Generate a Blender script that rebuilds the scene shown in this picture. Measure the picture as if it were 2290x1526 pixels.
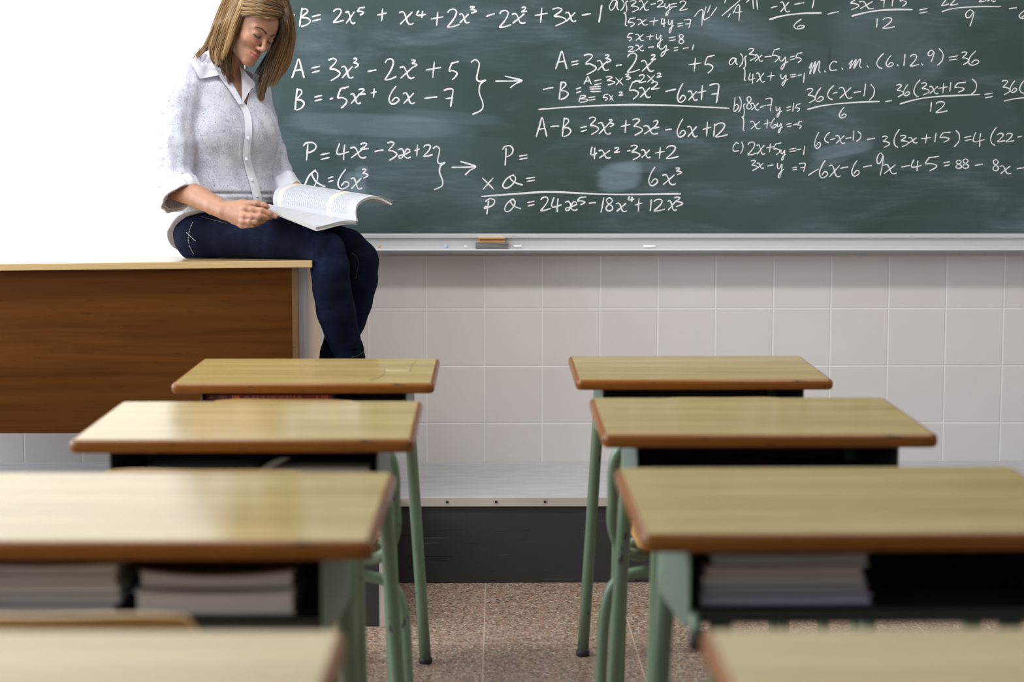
import bpy, bmesh, math, random
import numpy as np
from mathutils import Vector, Matrix, Euler
random.seed(7); RNG = np.random.default_rng(7)
for o in list(bpy.data.objects): bpy.data.objects.remove(o)
SC = bpy.context.scene; COL = SC.collection; PI = math.pi

# ------------------------------------------------------------------ camera
CAM_H = 1.17; YAW = 0.5074634; PITCH = 5.1100862; FPX = 3500.0; W0, H0 = 2290, 1526
cam = bpy.data.cameras.new('camera'); camo = bpy.data.objects.new('camera', cam); COL.objects.link(camo)
camo.location = (0, 0, CAM_H)
camo.rotation_euler = (math.radians(90 - PITCH), 0, -math.radians(YAW))
cam.sensor_width = 36; cam.lens = FPX / W0 * 36; cam.clip_start = 0.05
cam.dof.use_dof = True; cam.dof.focus_distance = 4.9; cam.dof.aperture_fstop = 2.8
SC.camera = camo
# ------------------------------------------------------------------ world, daylight, exposure
SC.view_settings.view_transform = 'Standard'; SC.view_settings.look = 'None'
SC.view_settings.gamma = 1; SC.view_settings.use_curve_mapping = False
SC.view_settings.exposure = 0.58
wd = bpy.data.worlds.new('world'); SC.world = wd; wd.use_nodes = True
wd.node_tree.nodes['Background'].inputs[0].default_value = (0.75, 0.85, 1.0, 1); wd.node_tree.nodes['Background'].inputs[1].default_value = 1.0
SC.cycles.use_denoising = True
SC.cycles.max_bounces = 6; SC.cycles.diffuse_bounces = 4; SC.cycles.glossy_bounces = 3; SC.cycles.transmission_bounces = 3
SC.cycles.transparent_max_bounces = 4; SC.cycles.caustics_reflective = False; SC.cycles.caustics_refractive = False
SC.cycles.sample_clamp_indirect = 6
RX0, RX1, RY0, RY1, RZ1 = -3.2, 4.6, -3.4, 5.4, 3.2          # the room
WIN = [(3.25, 5.32, 0.30, 2.95), (0.75, 2.75, 0.95, 2.95), (-1.65, 0.35, 0.95, 2.95)]   # windows of the left wall: y0, y1, z0, z1
WPOW = [66, 58, 20]
for (y0, y1, z0, z1), pw in zip(WIN, WPOW):
    l = bpy.data.lights.new('window_daylight', 'AREA'); l.shape = 'RECTANGLE'; l.size = y1 - y0 - .1; l.size_y = z1 - z0 - .1
    l.energy = pw; l.color = (0.87, 0.94, 1.0)
    o = bpy.data.objects.new('window_daylight', l); COL.objects.link(o)
    o.location = (RX0 + .05, (y0 + y1) / 2, (z0 + z1) / 2); o.rotation_euler = (0, -PI / 2, 0)
for (x, y) in [(-1.3, 3.7), (1.3, 3.7)]:   # ceiling lamps over the front of the room
    l = bpy.data.lights.new('ceiling_lamp_light', 'AREA'); l.shape = 'RECTANGLE'; l.size = 1.3; l.size_y = .3; l.energy = 31 if x < 0 else 20; l.color = (1, .98, .96)
    o = bpy.data.objects.new('ceiling_lamp_light', l); COL.objects.link(o); o.location = (x, y, RZ1 - .12)

# ------------------------------------------------------------------ pixel -> place helpers (a ray of the survey camera met with a plane of known distance)
_y, _p = math.radians(YAW), math.radians(PITCH)
CD = np.array([math.sin(_y) * math.cos(_p), math.cos(_y) * math.cos(_p), -math.sin(_p)])
CR = np.array([math.cos(_y), -math.sin(_y), 0.]); CU = np.cross(CR, CD)
def at(px, py, Y):
    v = CD + CR * (px - W0 / 2) / FPX - CU * (py - H0 / 2) / FPX
    return np.array([0, 0, CAM_H]) + v * (Y / v[1])
def atz(px, py, z):
    v = CD + CR * (px - W0 / 2) / FPX - CU * (py - H0 / 2) / FPX
    return np.array([0, 0, CAM_H]) + v * ((z - CAM_H) / v[2])

# ------------------------------------------------------------------ object helpers
def link(o, parent=None):
    COL.objects.link(o)
    if parent is not None: o.parent = parent
    return o
def tag(o, label=None, cat=None, group=None, kind=None):
    if label: o['label'] = label
    if cat: o['category'] = cat
    if group: o['group'] = group
    if kind: o['kind'] = kind
    return o
def empty(name, loc=(0, 0, 0), rz=0, **k):
    o = bpy.data.objects.new(name, None); o.empty_display_size = .1; link(o); o.location = loc; o.rotation_euler = (0, 0, rz)
    return tag(o, **k)
def meshobj(name, verts, faces, mat=None, parent=None, smooth=False, uv=None):
    me = bpy.data.meshes.new(name)
    me.from_pydata([tuple(map(float, v)) for v in verts], [], [tuple(map(int, f)) for f in faces]); me.validate()
    if smooth: me.polygons.foreach_set('use_smooth', [True] * len(me.polygons))
    if mat: me.materials.append(mat)
    if uv is not None:
        lay = me.uv_layers.new(name='UVMap')
        for l in me.loops: lay.data[l.index].uv = uv[l.vertex_index]
    return link(bpy.data.objects.new(name, me), parent)
def bmobj(name, bm, mat=None, parent=None, smooth=False):
    me = bpy.data.meshes.new(name); bm.normal_update(); bm.to_mesh(me); bm.free()
    if smooth: me.polygons.foreach_set('use_smooth', [True] * len(me.polygons))
    if mat: me.materials.append(mat)
    return link(bpy.data.objects.new(name, me), parent)
def bm_box(bm, x0, x1, y0, y1, z0, z1, bev=0, seg=2):
    r = bmesh.ops.create_cube(bm, size=1)
    for v in r['verts']:
        v.co = Vector(((x0 + x1) / 2 + v.co.x * (x1 - x0), (y0 + y1) / 2 + v.co.y * (y1 - y0), (z0 + z1) / 2 + v.co.z * (z1 - z0)))
    if bev:
        es = list({e for v in r['verts'] for e in v.link_edges})
        bmesh.ops.bevel(bm, geom=es, offset=bev, segments=seg, affect='EDGES', profile=.5)
    return bm
def box(name, x0, x1, y0, y1, z0, z1, mat, parent=None, bev=0, seg=2):
    return bmobj(name, bm_box(bmesh.new(), x0, x1, y0, y1, z0, z1, bev, seg), mat, parent)
def catmull(P, n=6, closed=False):
    P = np.asarray(P, float); out = []; N = len(P)
    rng = range(N if closed else N - 1)
    for i in rng:
        if closed: a, b, c, d = P[(i - 1) % N], P[i], P[(i + 1) % N], P[(i + 2) % N]
        else: a, b, c, d = P[max(i - 1, 0)], P[i], P[i + 1], P[min(i + 2, N - 1)]
        for k in range(n):
            t = k / n
            out.append(.5 * ((2 * b) + (-a + c) * t + (2 * a - 5 * b + 4 * c - d) * t * t + (-a + 3 * b - 3 * c + d) * t ** 3))
    if not closed: out.append(P[-1])
    return np.array(out)
def tube_geo(P, R, sides=12, caps=True, up=(0, 0, 1)):
    """verts, faces of a tube along P with radius R (number or list)"""
    P = np.asarray(P, float); N = len(P); R = np.full(N, R) if np.isscalar(R) else np.asarray(R, float)
    T = np.gradient(P, axis=0); T /= np.linalg.norm(T, axis=1)[:, None] + 1e-12
    n = np.cross(T[0], np.array(up, float))
    if np.linalg.norm(n) < 1e-3: n = np.cross(T[0], (1, .3, 0))
    n /= np.linalg.norm(n); V = []; F = []
    for i in range(N):
        n = n - T[i] * (n @ T[i]); n /= np.linalg.norm(n) + 1e-12; b = np.cross(T[i], n)
        for k in range(sides):
            a = 2 * PI * k / sides; V.append(P[i] + R[i] * (math.cos(a) * n + math.sin(a) * b))
    for i in range(N - 1):
        for k in range(sides):
            k2 = (k + 1) % sides; F.append((i * sides + k, i * sides + k2, (i + 1) * sides + k2, (i + 1) * sides + k))
    if caps: F.append(tuple(range(sides - 1, -1, -1))); F.append(tuple((N - 1) * sides + k for k in range(sides)))
    return V, F
def tube(name, P, R, mat, parent=None, sides=14, up=(0, 0, 1)):
    V, F = tube_geo(P, R, sides, True, up); return meshobj(name, V, F, mat, parent, True)
def merge_geo(parts):
    V = []; F = []
    for v, f in parts:
        o = len(V); V += list(v); F += [tuple(i + o for i in q) for q in f]
    return V, F
def copy_tree(o, parent=None):
    c = o.copy(); COL.objects.link(c)
    if parent is not None: c.parent = parent
    for ch in list(o.children): copy_tree(ch, c)
    return c

# ------------------------------------------------------------------ material helpers
class NT:
    def __init__(s, name):
        s.m = bpy.data.materials.new(name); s.m.use_nodes = True; s.t = s.m.node_tree
        s.b = s.t.nodes['Principled BSDF']; s.L = s.t.links.new
    def new(s, typ, **k):
        n = s.t.nodes.new(typ)
        for a, v in k.items(): setattr(n, a, v)
        return n
    def put(s, sock, v):
        if isinstance(v, bpy.types.NodeSocket): s.L(v, sock)
        elif np.isscalar(v) and sock.type == 'RGBA': sock.default_value = (v, v, v, 1)
        elif isinstance(v, (tuple, list)) and len(v) == 3 and sock.type == 'RGBA': sock.default_value = (*v, 1)
        else: sock.default_value = v
    def set(s, **k):
        for a, v in k.items(): s.put(s.b.inputs[a.replace('_', ' ')], v)
        return s
    def math(s, op, a, b=0.0, c=None):
        n = s.new('ShaderNodeMath', operation=op); s.put(n.inputs[0], a); s.put(n.inputs[1], b)
        if c is not None: s.put(n.inputs[2], c)
        return n.outputs[0]
    def obj(s): return s.new('ShaderNodeTexCoord').outputs['Object']
    def uv(s): return s.new('ShaderNodeTexCoord').outputs['UV']
    def geo(s): return s.new('ShaderNodeNewGeometry').outputs['Position']
    def mapping(s, v, scale=(1, 1, 1), rot=(0, 0, 0), loc=(0, 0, 0)):
        n = s.new('ShaderNodeMapping'); s.put(n.inputs['Vector'], v); n.inputs['Scale'].default_value = scale; n.inputs['Rotation'].default_value = rot; n.inputs['Location'].default_value = loc
        return n.outputs[0]
    def xyz(s, v):
        n = s.new('ShaderNodeSeparateXYZ'); s.put(n.inputs[0], v); return n.outputs
    def comb(s, x, y, z):
        n = s.new('ShaderNodeCombineXYZ')
        for i, v in enumerate((x, y, z)): s.put(n.inputs[i], v)
        return n.outputs[0]
    def noise(s, v, scale, detail=3, rough=.5, dist=0):
        n = s.new('ShaderNodeTexNoise'); s.put(n.inputs['Vector'], v); n.inputs['Scale'].default_value = scale; n.inputs['Detail'].default_value = detail
        n.inputs['Roughness'].default_value = rough; n.inputs['Distortion'].default_value = dist; return n.outputs['Fac']
    def ramp(s, f, stops, interp='LINEAR'):
        n = s.new('ShaderNodeValToRGB'); s.put(n.inputs[0], f); e = n.color_ramp.elements; n.color_ramp.interpolation = interp
        while len(e) < len(stops): e.new(.5)
        for i, (p, c) in enumerate(stops):
            e[i].position = p; e[i].color = (*c, 1) if not np.isscalar(c) else (c, c, c, 1)
        return n.outputs[0]
    def mix(s, f, a, b, mode='MIX'):
        n = s.new('ShaderNodeMix', data_type='RGBA', blend_type=mode); s.put(n.inputs[0], f); s.put(n.inputs[6], a); s.put(n.inputs[7], b); return n.outputs[2]
    def sstep(s, v, a, b):
        n = s.new('ShaderNodeMapRange', interpolation_type='SMOOTHSTEP'); s.put(n.inputs[0], v); n.inputs[1].default_value = a; n.inputs[2].default_value = b; return n.outputs[0]
    def bump(s, h, strength=.2, dist=.01):
        n = s.new('ShaderNodeBump'); s.put(n.inputs['Height'], h); n.inputs['Strength'].default_value = strength; n.inputs['Distance'].default_value = dist
        s.L(n.outputs[0], s.b.inputs['Normal']); return s
def plain(name, col, rough=.5, metal=0., spec=.5, **k):
    return NT(name).set(Base_Color=col, Roughness=rough, Metallic=metal, Specular_IOR_Level=spec, **k).m

def mat_wood(name, c0, c1, rough, sc=(3, 40, 40), spec=.5, big=.5, marks=None):
    n = NT(name); v = n.mapping(n.obj(), sc); g = n.noise(v, 1.6, 5, .6, .4)
    b = n.noise(n.mapping(n.obj(), (sc[0] * .4, sc[1] * .1, sc[2] * .1)), 2, 2)
    f = n.math('ADD', n.math('MULTIPLY', g, 1 - big), n.math('MULTIPLY', b, big))
    col = n.ramp(f, [(.3, c0), (.68, c1)])
    if marks is not None:
        k = n.noise(n.mapping(n.obj(), (9, 30, 60)), 2.2, 4, .6)
        col = n.mix(n.sstep(k, .60, .70), col, marks)
    n.set(Base_Color=col, Roughness=rough, Specular_IOR_Level=spec)
    return n.m
M = {}
M['top'] = mat_wood('desk_laminate', (.30, .208, .068), (.52, .400, .170), .13, (2.0, 110, 110), spec=.58, big=.35)
M['edge'] = mat_wood('desk_edge_wood', (.155, .047, .005), (.24, .086, .012), .24, (3, 30, 30), spec=.3, marks=(.06, .035, .012))
M['seatwood'] = mat_wood('chair_plywood', (.5, .27, .08), (.62, .38, .13), .22, (2, 30, 30))
M['tdesk_top'] = mat_wood('teacher_desk_laminate', (.42, .28, .125), (.52, .37, .185), .16, (1.5, 40, 40))
M['tdesk_panel'] = mat_wood('dark_veneer', (.044, .0135, .002), (.105, .036, .006), .5, (1.2, 26, 26), spec=.05, big=.5, marks=(.045, .016, .004))
M['tdesk_post'] = mat_wood('worn_brown_post', (.085, .042, .014), (.15, .08, .03), .4, (20, 20, 2), marks=(.03, .03, .02))
M['tdesk_side'] = mat_wood('pale_side_panel', (.80, .55, .36), (.86, .62, .43), .3, (20, 20, 2))
M['tdesk_strip'] = mat_wood('grey_side_strip', (.44, .39, .39), (.52, .47, .47), .3, (20, 20, 2))
def mat_green():
    n = NT('green_enamel'); p = n.geo()
    k = n.noise(n.mapping(p, (1, 1, .5)), 46, 3, .55); k2 = n.noise(p, 3.2, 2)
    chip = n.math('MULTIPLY', n.sstep(k, .655, .672), n.sstep(k2, .44, .52))
    n.set(Base_Color=n.mix(chip, (.15, .225, .145), (.05, .035, .05)), Roughness=n.math('ADD', .26, n.math('MULTIPLY', chip, .3)), Specular_IOR_Level=.5); return n.m
M['green'] = mat_green()
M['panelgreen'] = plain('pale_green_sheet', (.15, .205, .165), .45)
M['boxshade'] = plain('shaded_green_sheet', (.012, .016, .013), .5)  # shade inside the desk box painted in as a near-black green
M['rubber'] = plain('black_rubber', (.012, .012, .014), .55)
M['alu'] = plain('satin_aluminium', (.72, .72, .74), .38, .35)
M['aludark'] = plain('grey_lip', (.22, .23, .24), .4, .3)
M['paint_white'] = plain('white_wall_paint', (.86, .87, .88), .6)
M['paint_side'] = plain('pale_wall_paint', (.74, .73, .70), .6)
M['ceiling'] = plain('white_ceiling_paint', (.82, .82, .80), .7)
M['frame'] = plain('window_frame_white', (.8, .8, .8), .4)
def mat_tile():
    n = NT('glazed_wall_tile'); p = n.geo(); x, y, z = n.xyz(p)
    fx = n.math('FRACT', n.math('DIVIDE', n.math('ADD', x, 10.048), .2)); fz = n.math('FRACT', n.math('DIVIDE', z, .2))
    ex = n.math('MINIMUM', fx, n.math('SUBTRACT', 1, fx)); ez = n.math('MINIMUM', fz, n.math('SUBTRACT', 1, fz))
    e = n.math('MINIMUM', ex, ez)
    ix = n.math('FLOOR', n.math('DIVIDE', n.math('ADD', x, 10.048), .2)); iz = n.math('FLOOR', n.math('DIVIDE', z, .2))
    wn = n.new('ShaderNodeTexWhiteNoise'); n.L(n.comb(ix, iz, 0), wn.inputs[0])
    ns = n.noise(p, 7, 3); t = n.math('ADD', n.math('MULTIPLY', wn.outputs[0], .5), n.math('MULTIPLY', ns, .5))
    col = n.ramp(t, [(.2, (.70, .655, .635)), (.8, (.74, .70, .68))])
    g = n.sstep(e, .008, .013)
    n.set(Base_Color=n.mix(g, (.82, .80, .77), col), Roughness=n.mix(g, .6, .22)); n.bump(n.sstep(e, .004, .022), .35, .004)
    return n.m
M['tile'] = mat_tile()
def mat_terrazzo():
    n = NT('terrazzo'); p = n.geo(); x, y, z = n.xyz(p)
    def cells(sc, off):
        v = n.new('ShaderNodeTexVoronoi'); n.L(n.mapping(p, loc=(off, off * 2, 0)), v.inputs['Vector']); v.inputs['Scale'].default_value = sc
        w = n.new('ShaderNodeTexWhiteNoise'); n.L(v.outputs['Color'], w.inputs[0]); return w.outputs[0]
    a = cells(170, 0); c = cells(260, .7)
    col = n.ramp(a, [(0, (.02, .018, .018)), (.12, (.26, .125, .07)), (.3, (.34, .20, .13)), (.55, (.38, .275, .2)), (.8, (.15, .08, .055)), (.9, (.60, .52, .46))], 'CONSTANT')
    col2 = n.ramp(c, [(0, (.06, .05, .05)), (.16, (.31, .215, .16)), (.6, (.36, .285, .235)), (.88, (.5, .45, .41))], 'CONSTANT')
    col = n.mix(.36, col, col2)
    fx = n.math('FRACT', n.math('DIVIDE', n.math('ADD', x, 8.039), .4)); fy = n.math('FRACT', n.math('DIVIDE', n.math('ADD', y, 7.928 + .4), .4033))
    fy = n.math('FRACT', n.math('DIVIDE', n.math('SUBTRACT', y, 4.472 - 8.0), .4))
    e = n.math('MINIMUM', n.math('MINIMUM', fx, n.math('SUBTRACT', 1, fx)), n.math('MINIMUM', fy, n.math('SUBTRACT', 1, fy)))
    n.set(Base_Color=n.mix(n.sstep(e, .0035, .0055), (.50, .41, .31), col), Roughness=.34); return n.m
M['floor'] = mat_terrazzo()
def mat_platform_top():
    n = NT('grey_platform_sheet'); v = n.mapping(n.geo(), (3, 9, 3)); k = n.noise(v, 3, 6, .65)
    n.set(Base_Color=n.ramp(k, [(.3, (.40, .40, .435)), (.7, (.47, .47, .50))]), Roughness=n.ramp(k, [(.3, .17), (.7, .26)]), Specular_IOR_Level=.7); return n.m
M['plat_top'] = mat_platform_top()
def mat_riser():
    n = NT('black_rubber_riser'); p = n.geo()
    k = n.noise(n.mapping(p, (2.2, 2.2, 60)), 1.6, 4, .6, .3); d = n.noise(n.mapping(p, (2.6, 2.6, 70), loc=(5, 2, 1)), 1.5, 4, .6, .3)
    col = n.mix(n.sstep(k, .66, .74), (.033, .033, .036), (.13, .13, .13)); col = n.mix(n.sstep(d, .64, .7), col, (.008, .008, .008))
    n.set(Base_Color=col, Roughness=.45); return n.m
M['riser'] = mat_riser()
M['trim'] = mat_wood('cream_edge_trim', (.46, .40, .35), (.56, .50, .44), .4, (2, 8, 8))

# ------------------------------------------------------------------ setting: floor, walls, ceiling, windows
def plane_box(name, *a, mat=None):
    o = box(name, *a, mat); o['kind'] = 'structure'; return o
plane_box('floor', RX0 - .2, RX1 + .2, RY0 - .2, RY1 + .2, -.15, 0, mat=M['floor'])
plane_box('ceiling', RX0 - .2, RX1 + .2, RY0 - .2, RY1 + .2, RZ1, RZ1 + .12, mat=M['ceiling'])
WALL_TILE_TOP = .982; PLAT_Z = .265
wf = plane_box('wall_front', RX0 - .2, RX1 + .2, RY1 + .006, RY1 + .2, 0, RZ1, mat=M['paint_white'])
plane_box('trim_1', RX0, RX1, RY1, RY1 + .006, 0, WALL_TILE_TOP, mat=M['tile'])
plane_box('wall_right', RX1, RX1 + .2, RY0, RY1 + .006, 0, RZ1, mat=M['paint_side'])
plane_box('wall_back', RX0, RX1, RY0 - .2, RY0, 0, RZ1, mat=M['paint_side'])
bm = bmesh.new(); wz1 = WIN[0][3]
bm_box(bm, RX0 - .2, RX0, RY0, RY1 + .006, wz1, RZ1)
for (y0, y1, z0, z1) in WIN: bm_box(bm, RX0 - .2, RX0, y0, y1, 0, z0)
edges = [RY0] + [v for w in sorted(WIN) for v in (w[0], w[1])] + [RY1 + .006]
for i in range(0, len(edges), 2): bm_box(bm, RX0 - .2, RX0, edges[i], edges[i + 1], 0, wz1)
wl = bmobj('wall_left', bm, M['paint_side']); wl['kind'] = 'structure'
M['glass'] = plain('window_glass', (.9, .95, 1), .05); M['glass'].node_tree.nodes['Principled BSDF'].inputs['Transmission Weight'].default_value = 1
for i, (y0, y1, z0, z1) in enumerate(WIN):
    we = bpy.data.objects.new(f'window_{i+1}', None); link(we); we.location = (RX0, (y0 + y1) / 2, z0); we['kind'] = 'structure'
    a, b, h = y0 - (y0 + y1) / 2, y1 - (y0 + y1) / 2, z1 - z0
    bm = bmesh.new()
    for q in ((a, a + .06, 0, h), (b - .06, b, 0, h), (a, b, 0, .06), (a, b, h - .06, h), (-.035, .035, 0, h)): bm_box(bm, -.12, -.03, q[0], q[1], q[2], q[3])
    bmobj('window_frame', bm, M['frame'], we)
    box('pane', -.09, -.08, a + .06, b - .06, .06, h - .06, M['glass'], we)

# ------------------------------------------------------------------ platform
NARROW_Y, WIDE_Y, STEP_X = 4.73, 4.235, -.315
pl = empty('teaching_platform', (0, 5, 0), label='low grey platform with black rubber risers along the chalkboard wall', cat='platform')
def loc(o, p):                       # keep world placement of a mesh built in world coordinates under an unrotated parent
    o.location = (-p.location.x, -p.location.y, -p.location.z); return o
def slab(name, mat, z0, z1, grow=0., bev=0):
    out = [(RX0, RY1), (RX1, RY1), (RX1, NARROW_Y - grow), (STEP_X + grow, NARROW_Y - grow), (STEP_X + grow, WIDE_Y - grow), (RX0, WIDE_Y - grow)]
    n = len(out); V = [(x, y, z0) for x, y in out] + [(x, y, z1) for x, y in out]
    F = [tuple(range(n - 1, -1, -1)), tuple(range(n, 2 * n))] + [(i, (i + 1) % n, n + (i + 1) % n, n + i) for i in range(n)]
    return loc(meshobj(name, V, F, mat, pl), pl)
slab('riser', M['riser'], 0, PLAT_Z - .004)
slab('platform_top', M['plat_top'], PLAT_Z - .004, PLAT_Z)
tr = empty('edge_trim', (0, 0, 0)); bpy.data.objects.remove(tr)
bm = bmesh.new(); t0, t1 = PLAT_Z - .026, PLAT_Z + .0025
bm_box(bm, STEP_X + .004, RX1, NARROW_Y - .008, NARROW_Y + .004, t0, t1, .001, 1)
bm_box(bm, STEP_X - .004, STEP_X + .008, WIDE_Y - .008, NARROW_Y + .004, t0, t1, .001, 1)
bm_box(bm, RX0, STEP_X + .008, WIDE_Y - .008, WIDE_Y + .004, t0, t1, .001, 1)
bm_box(bm, STEP_X - .012, STEP_X + .009, WIDE_Y - .009, WIDE_Y + .0, 0, t0, .001, 1)
trim = loc(bmobj('edge_trim', bm, M['trim'], pl), pl)
for px in (1000, 1109.5, 1218.5, 1327, 1436, 1545, 1654, 1763, 1872, 1981, 2090, 890):
    p = at(px, 1129, NARROW_Y)
    r = bmesh.new(); bmesh.ops.create_cone(r, cap_ends=True, segments=10, radius1=.0042, radius2=.0036, depth=.003, matrix=Matrix.Translation((p[0], NARROW_Y - .0095, PLAT_Z - .011)) @ Matrix.Rotation(PI / 2, 4, 'X'))
    bmobj('screw', r, M['rubber'], trim)

# ------------------------------------------------------------------ chalkboard
BY = RY1 - .03                       # front of the writing surface
bx0 = at(552, 300, BY)[0]; bx1 = RX1 - .35; bz0 = at(1200, 524, BY)[2]; bz1 = at(900, -40, BY)[2]
def mat_board():
    n = NT('green_chalkboard'); p = n.geo(); x, y, z = n.xyz(p)
    sw = n.noise(n.mapping(p, (1.1, 1, 3.2), rot=(0, .35, 0)), 2.2, 6, .62, .8)
    cl = n.noise(p, 1.3, 3, .5, .6); fine = n.noise(n.mapping(p, (3, 1, 26), rot=(0, .5, 0)), 3, 4, .6)
    dust = n.math('MULTIPLY', n.sstep(sw, .42, .78), n.math('ADD', .3, n.math('MULTIPLY', n.sstep(fine, .3, .75), .7)))
    dust = n.math('ADD', n.math('MULTIPLY', dust, .20), n.math('MULTIPLY', n.sstep(cl, .35, .75), .06))
    # wiped smears with a place of their own: (px, py, half width, half height, slant, strength)
    for (sx, sy, hw, hh, sl, st) in [(1385, 395, 50, 34, -.15, .30), (1430, 374, 62, 12, 0, .12), (1885, 335, 70, 16, -.18, .20), (1860, 358, 50, 14, -.3, .10), (795, 415, 26, 30, .2, .22), (810, 385, 16, 14, 0, .2),
                              (830, 280, 190, 26, .05, .16), (1000, 262, 120, 14, .06, .08), (720, 90, 60, 60, 0, .06), (1650, 60, 90, 46, .3, .07), (1980, 110, 120, 90, .3, .05), (1560, 70, 110, 40, .2, .07), (700, 470, 190, 60, 0, .06)]:
        c = at(sx, sy, BY); k = FPX / BY; hw /= k; hh /= k
        dx = n.math('SUBTRACT', x, float(c[0])); dz = n.math('SUBTRACT', z, float(c[2]))
        dz2 = n.math('ADD', dz, n.math('MULTIPLY', dx, sl))
        a = n.math('POWER', n.math('ABSOLUTE', n.math('DIVIDE', dx, hw)), 3.0); b = n.math('POWER', n.math('ABSOLUTE', n.math('DIVIDE', dz2, hh)), 3.0)
        msk = n.sstep(n.math('ADD', n.math('ADD', a, b), n.math('MULTIPLY', n.math('SUBTRACT', fine, .5), 1.2)), 1.3, .3)
        dust = n.math('ADD', dust, n.math('MULTIPLY', msk, st * .75))
    # darker wet wipes
    for (sx, sy, hw, hh) in [(1855, 135, 5, 32), (725, 345, 34, 20), (1120, 300, 60, 8)]:
        c = at(sx, sy, BY); k = FPX / BY
        a = n.math('POWER', n.math('DIVIDE', n.math('SUBTRACT', x, float(c[0])), hw / k), 2.0); b = n.math('POWER', n.math('DIVIDE', n.math('SUBTRACT', z, float(c[2])), hh / k), 2.0)
        dust = n.math('SUBTRACT', dust, n.math('MULTIPLY', n.sstep(n.math('ADD', a, b), 1.2, .2), .05))
    dust = n.math('MAXIMUM', dust, 0.0)
    n.set(Base_Color=n.mix(dust, (.033, .060, .061), (.40, .53, .63)), Roughness=.42, Specular_IOR_Level=.45); return n.m
M['board'] = mat_board()
cb = empty('chalkboard', ((bx0 + bx1) / 2, RY1, bz0), label='long green chalkboard covered in white algebra on the front wall', cat='chalkboard')
loc(box('writing_surface', bx0, bx1, BY, RY1 + .004, bz0, bz1, M['board'], cb), cb)
bm = bmesh.new(); fr = .022
bm_box(bm, bx0 - fr, bx0, BY - .008, RY1 + .004, bz0 - .01, bz1 + fr, .003); bm_box(bm, bx1, bx1 + fr, BY - .008, RY1 + .004, bz0 - .01, bz1 + fr, .003); bm_box(bm, bx0 - fr, bx1 + fr, BY - .008, RY1 + .004, bz1, bz1 + fr, .003)
loc(bmobj('board_frame', bm, M['alu'], cb), cb)
# tray: ridge, back strip, ledge, lip : a profile swept along x
tz = lambda py: float(at(1200, py, BY)[2])
rz1, rz0, lz = tz(522.5), tz(533), tz(556)
prof = [(RY1, rz1), (BY - .010, rz1), (BY - .014, rz1 - .003), (BY - .014, rz0 + .002), (BY - .006, rz0), (BY - .004, lz + .004), (BY - .055, lz), (BY - .0585, lz + .0012), (BY - .062, lz + .0012), (BY - .064, lz - .006), (BY - .058, lz - .012), (RY1, lz - .012)]
tx0, tx1 = bx0 - .02, bx1 + .02
V = [(tx0, a, b) for a, b in prof] + [(tx1, a, b) for a, b in prof]; n_ = len(prof)
F = [(i, (i + 1) % n_, n_ + (i + 1) % n_, n_ + i) for i in range(n_)] + [tuple(range(n_ - 1, -1, -1)), tuple(range(n_, 2 * n_))]
tray = loc(meshobj('chalk_tray', V, F, M['alu'], cb), cb)
loc(box('tray_lip', tx0, tx1, BY - .0655, BY - .0575, lz - .0135, lz - .0045, M['aludark'], tray), cb); tray.children[0].location = (0, 0, 0)
LEDGE = lz + .003; LY = BY - .032
# things on the tray
def on_tray(px): return float(at(px, 556, LY)[0])
er = empty('board_eraser', (on_tray(1100), LY, LEDGE), label='wooden-backed felt board eraser lying on the chalk tray', cat='eraser')
M['felt'] = NT('grey_felt'); _n = M['felt']; _n.set(Base_Color=_n.ramp(_n.noise(_n.mapping(_n.obj(), (4, 4, 300)), 2, 2), [(.35, (.13, .12, .125)), (.65, (.34, .32, .33))]), Roughness=.95); M['felt'] = _n.m
M['pine'] = mat_wood('pine_block', (.52, .27, .10), (.68, .42, .2), .5, (4, 40, 40))
k = FPX / LY
bm = bmesh.new()
for j in range(4): bm_box(bm, -.056 + .001 * (j % 2), .056 - .0015 * (j % 3), -.024, .024, j * .0045, j * .0045 + .0042, .0012, 1)
bmobj('felt_pad', bm, M['felt'], er)
bm = bmesh.new(); bm_box(bm, -.045, .045, -.021, .021, .018, .0225, .001, 1); bm_box(bm, -.044, .044, -.013, .013, .0225, .031, .002, 2); bm_box(bm, -.046, .046, -.021, .021, .031, .0355, .0015, 2)
bmobj('wooden_back', bm, M['pine'], er)
def chalk(px, length, col, label, rz=0):
    n = 12; P = [(-length / 2, 0, 0), (-length / 2 + .001, 0, 0), (length / 2 - .001, 0, 0), (length / 2, 0, 0)]
    V, F = tube_geo(P, [.0042, .005, .005, .0042], n)
    o = meshobj('chalk_stick', V, F, plain('chalk_' + label.split()[0], col, .9), None, True)
    o.location = (on_tray(px), LY - .012, LEDGE + .005); o.rotation_euler = (0, 0, rz); return tag(o, label, 'chalk', 'chalks on the tray')
chalk(848.5, .012, (.8, .45, .22), "orange stub of chalk on the tray beside the woman's knee", PI / 2)
chalk(998.5, .014, (.45, .66, .88), 'blue stub of chalk on the tray, left of the eraser', PI / 2 * .8)
chalk(1042, .010, (.85, .88, .92), 'white stub of chalk on the tray just left of the eraser', PI / 2)
chalk(1157.5, .027, (.86, .88, .85), 'short white chalk on the tray just right of the eraser', .03)
chalk(1452, .041, (.9, .92, .93), 'long white chalk alone on the tray far right of the eraser', -.02)

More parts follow.
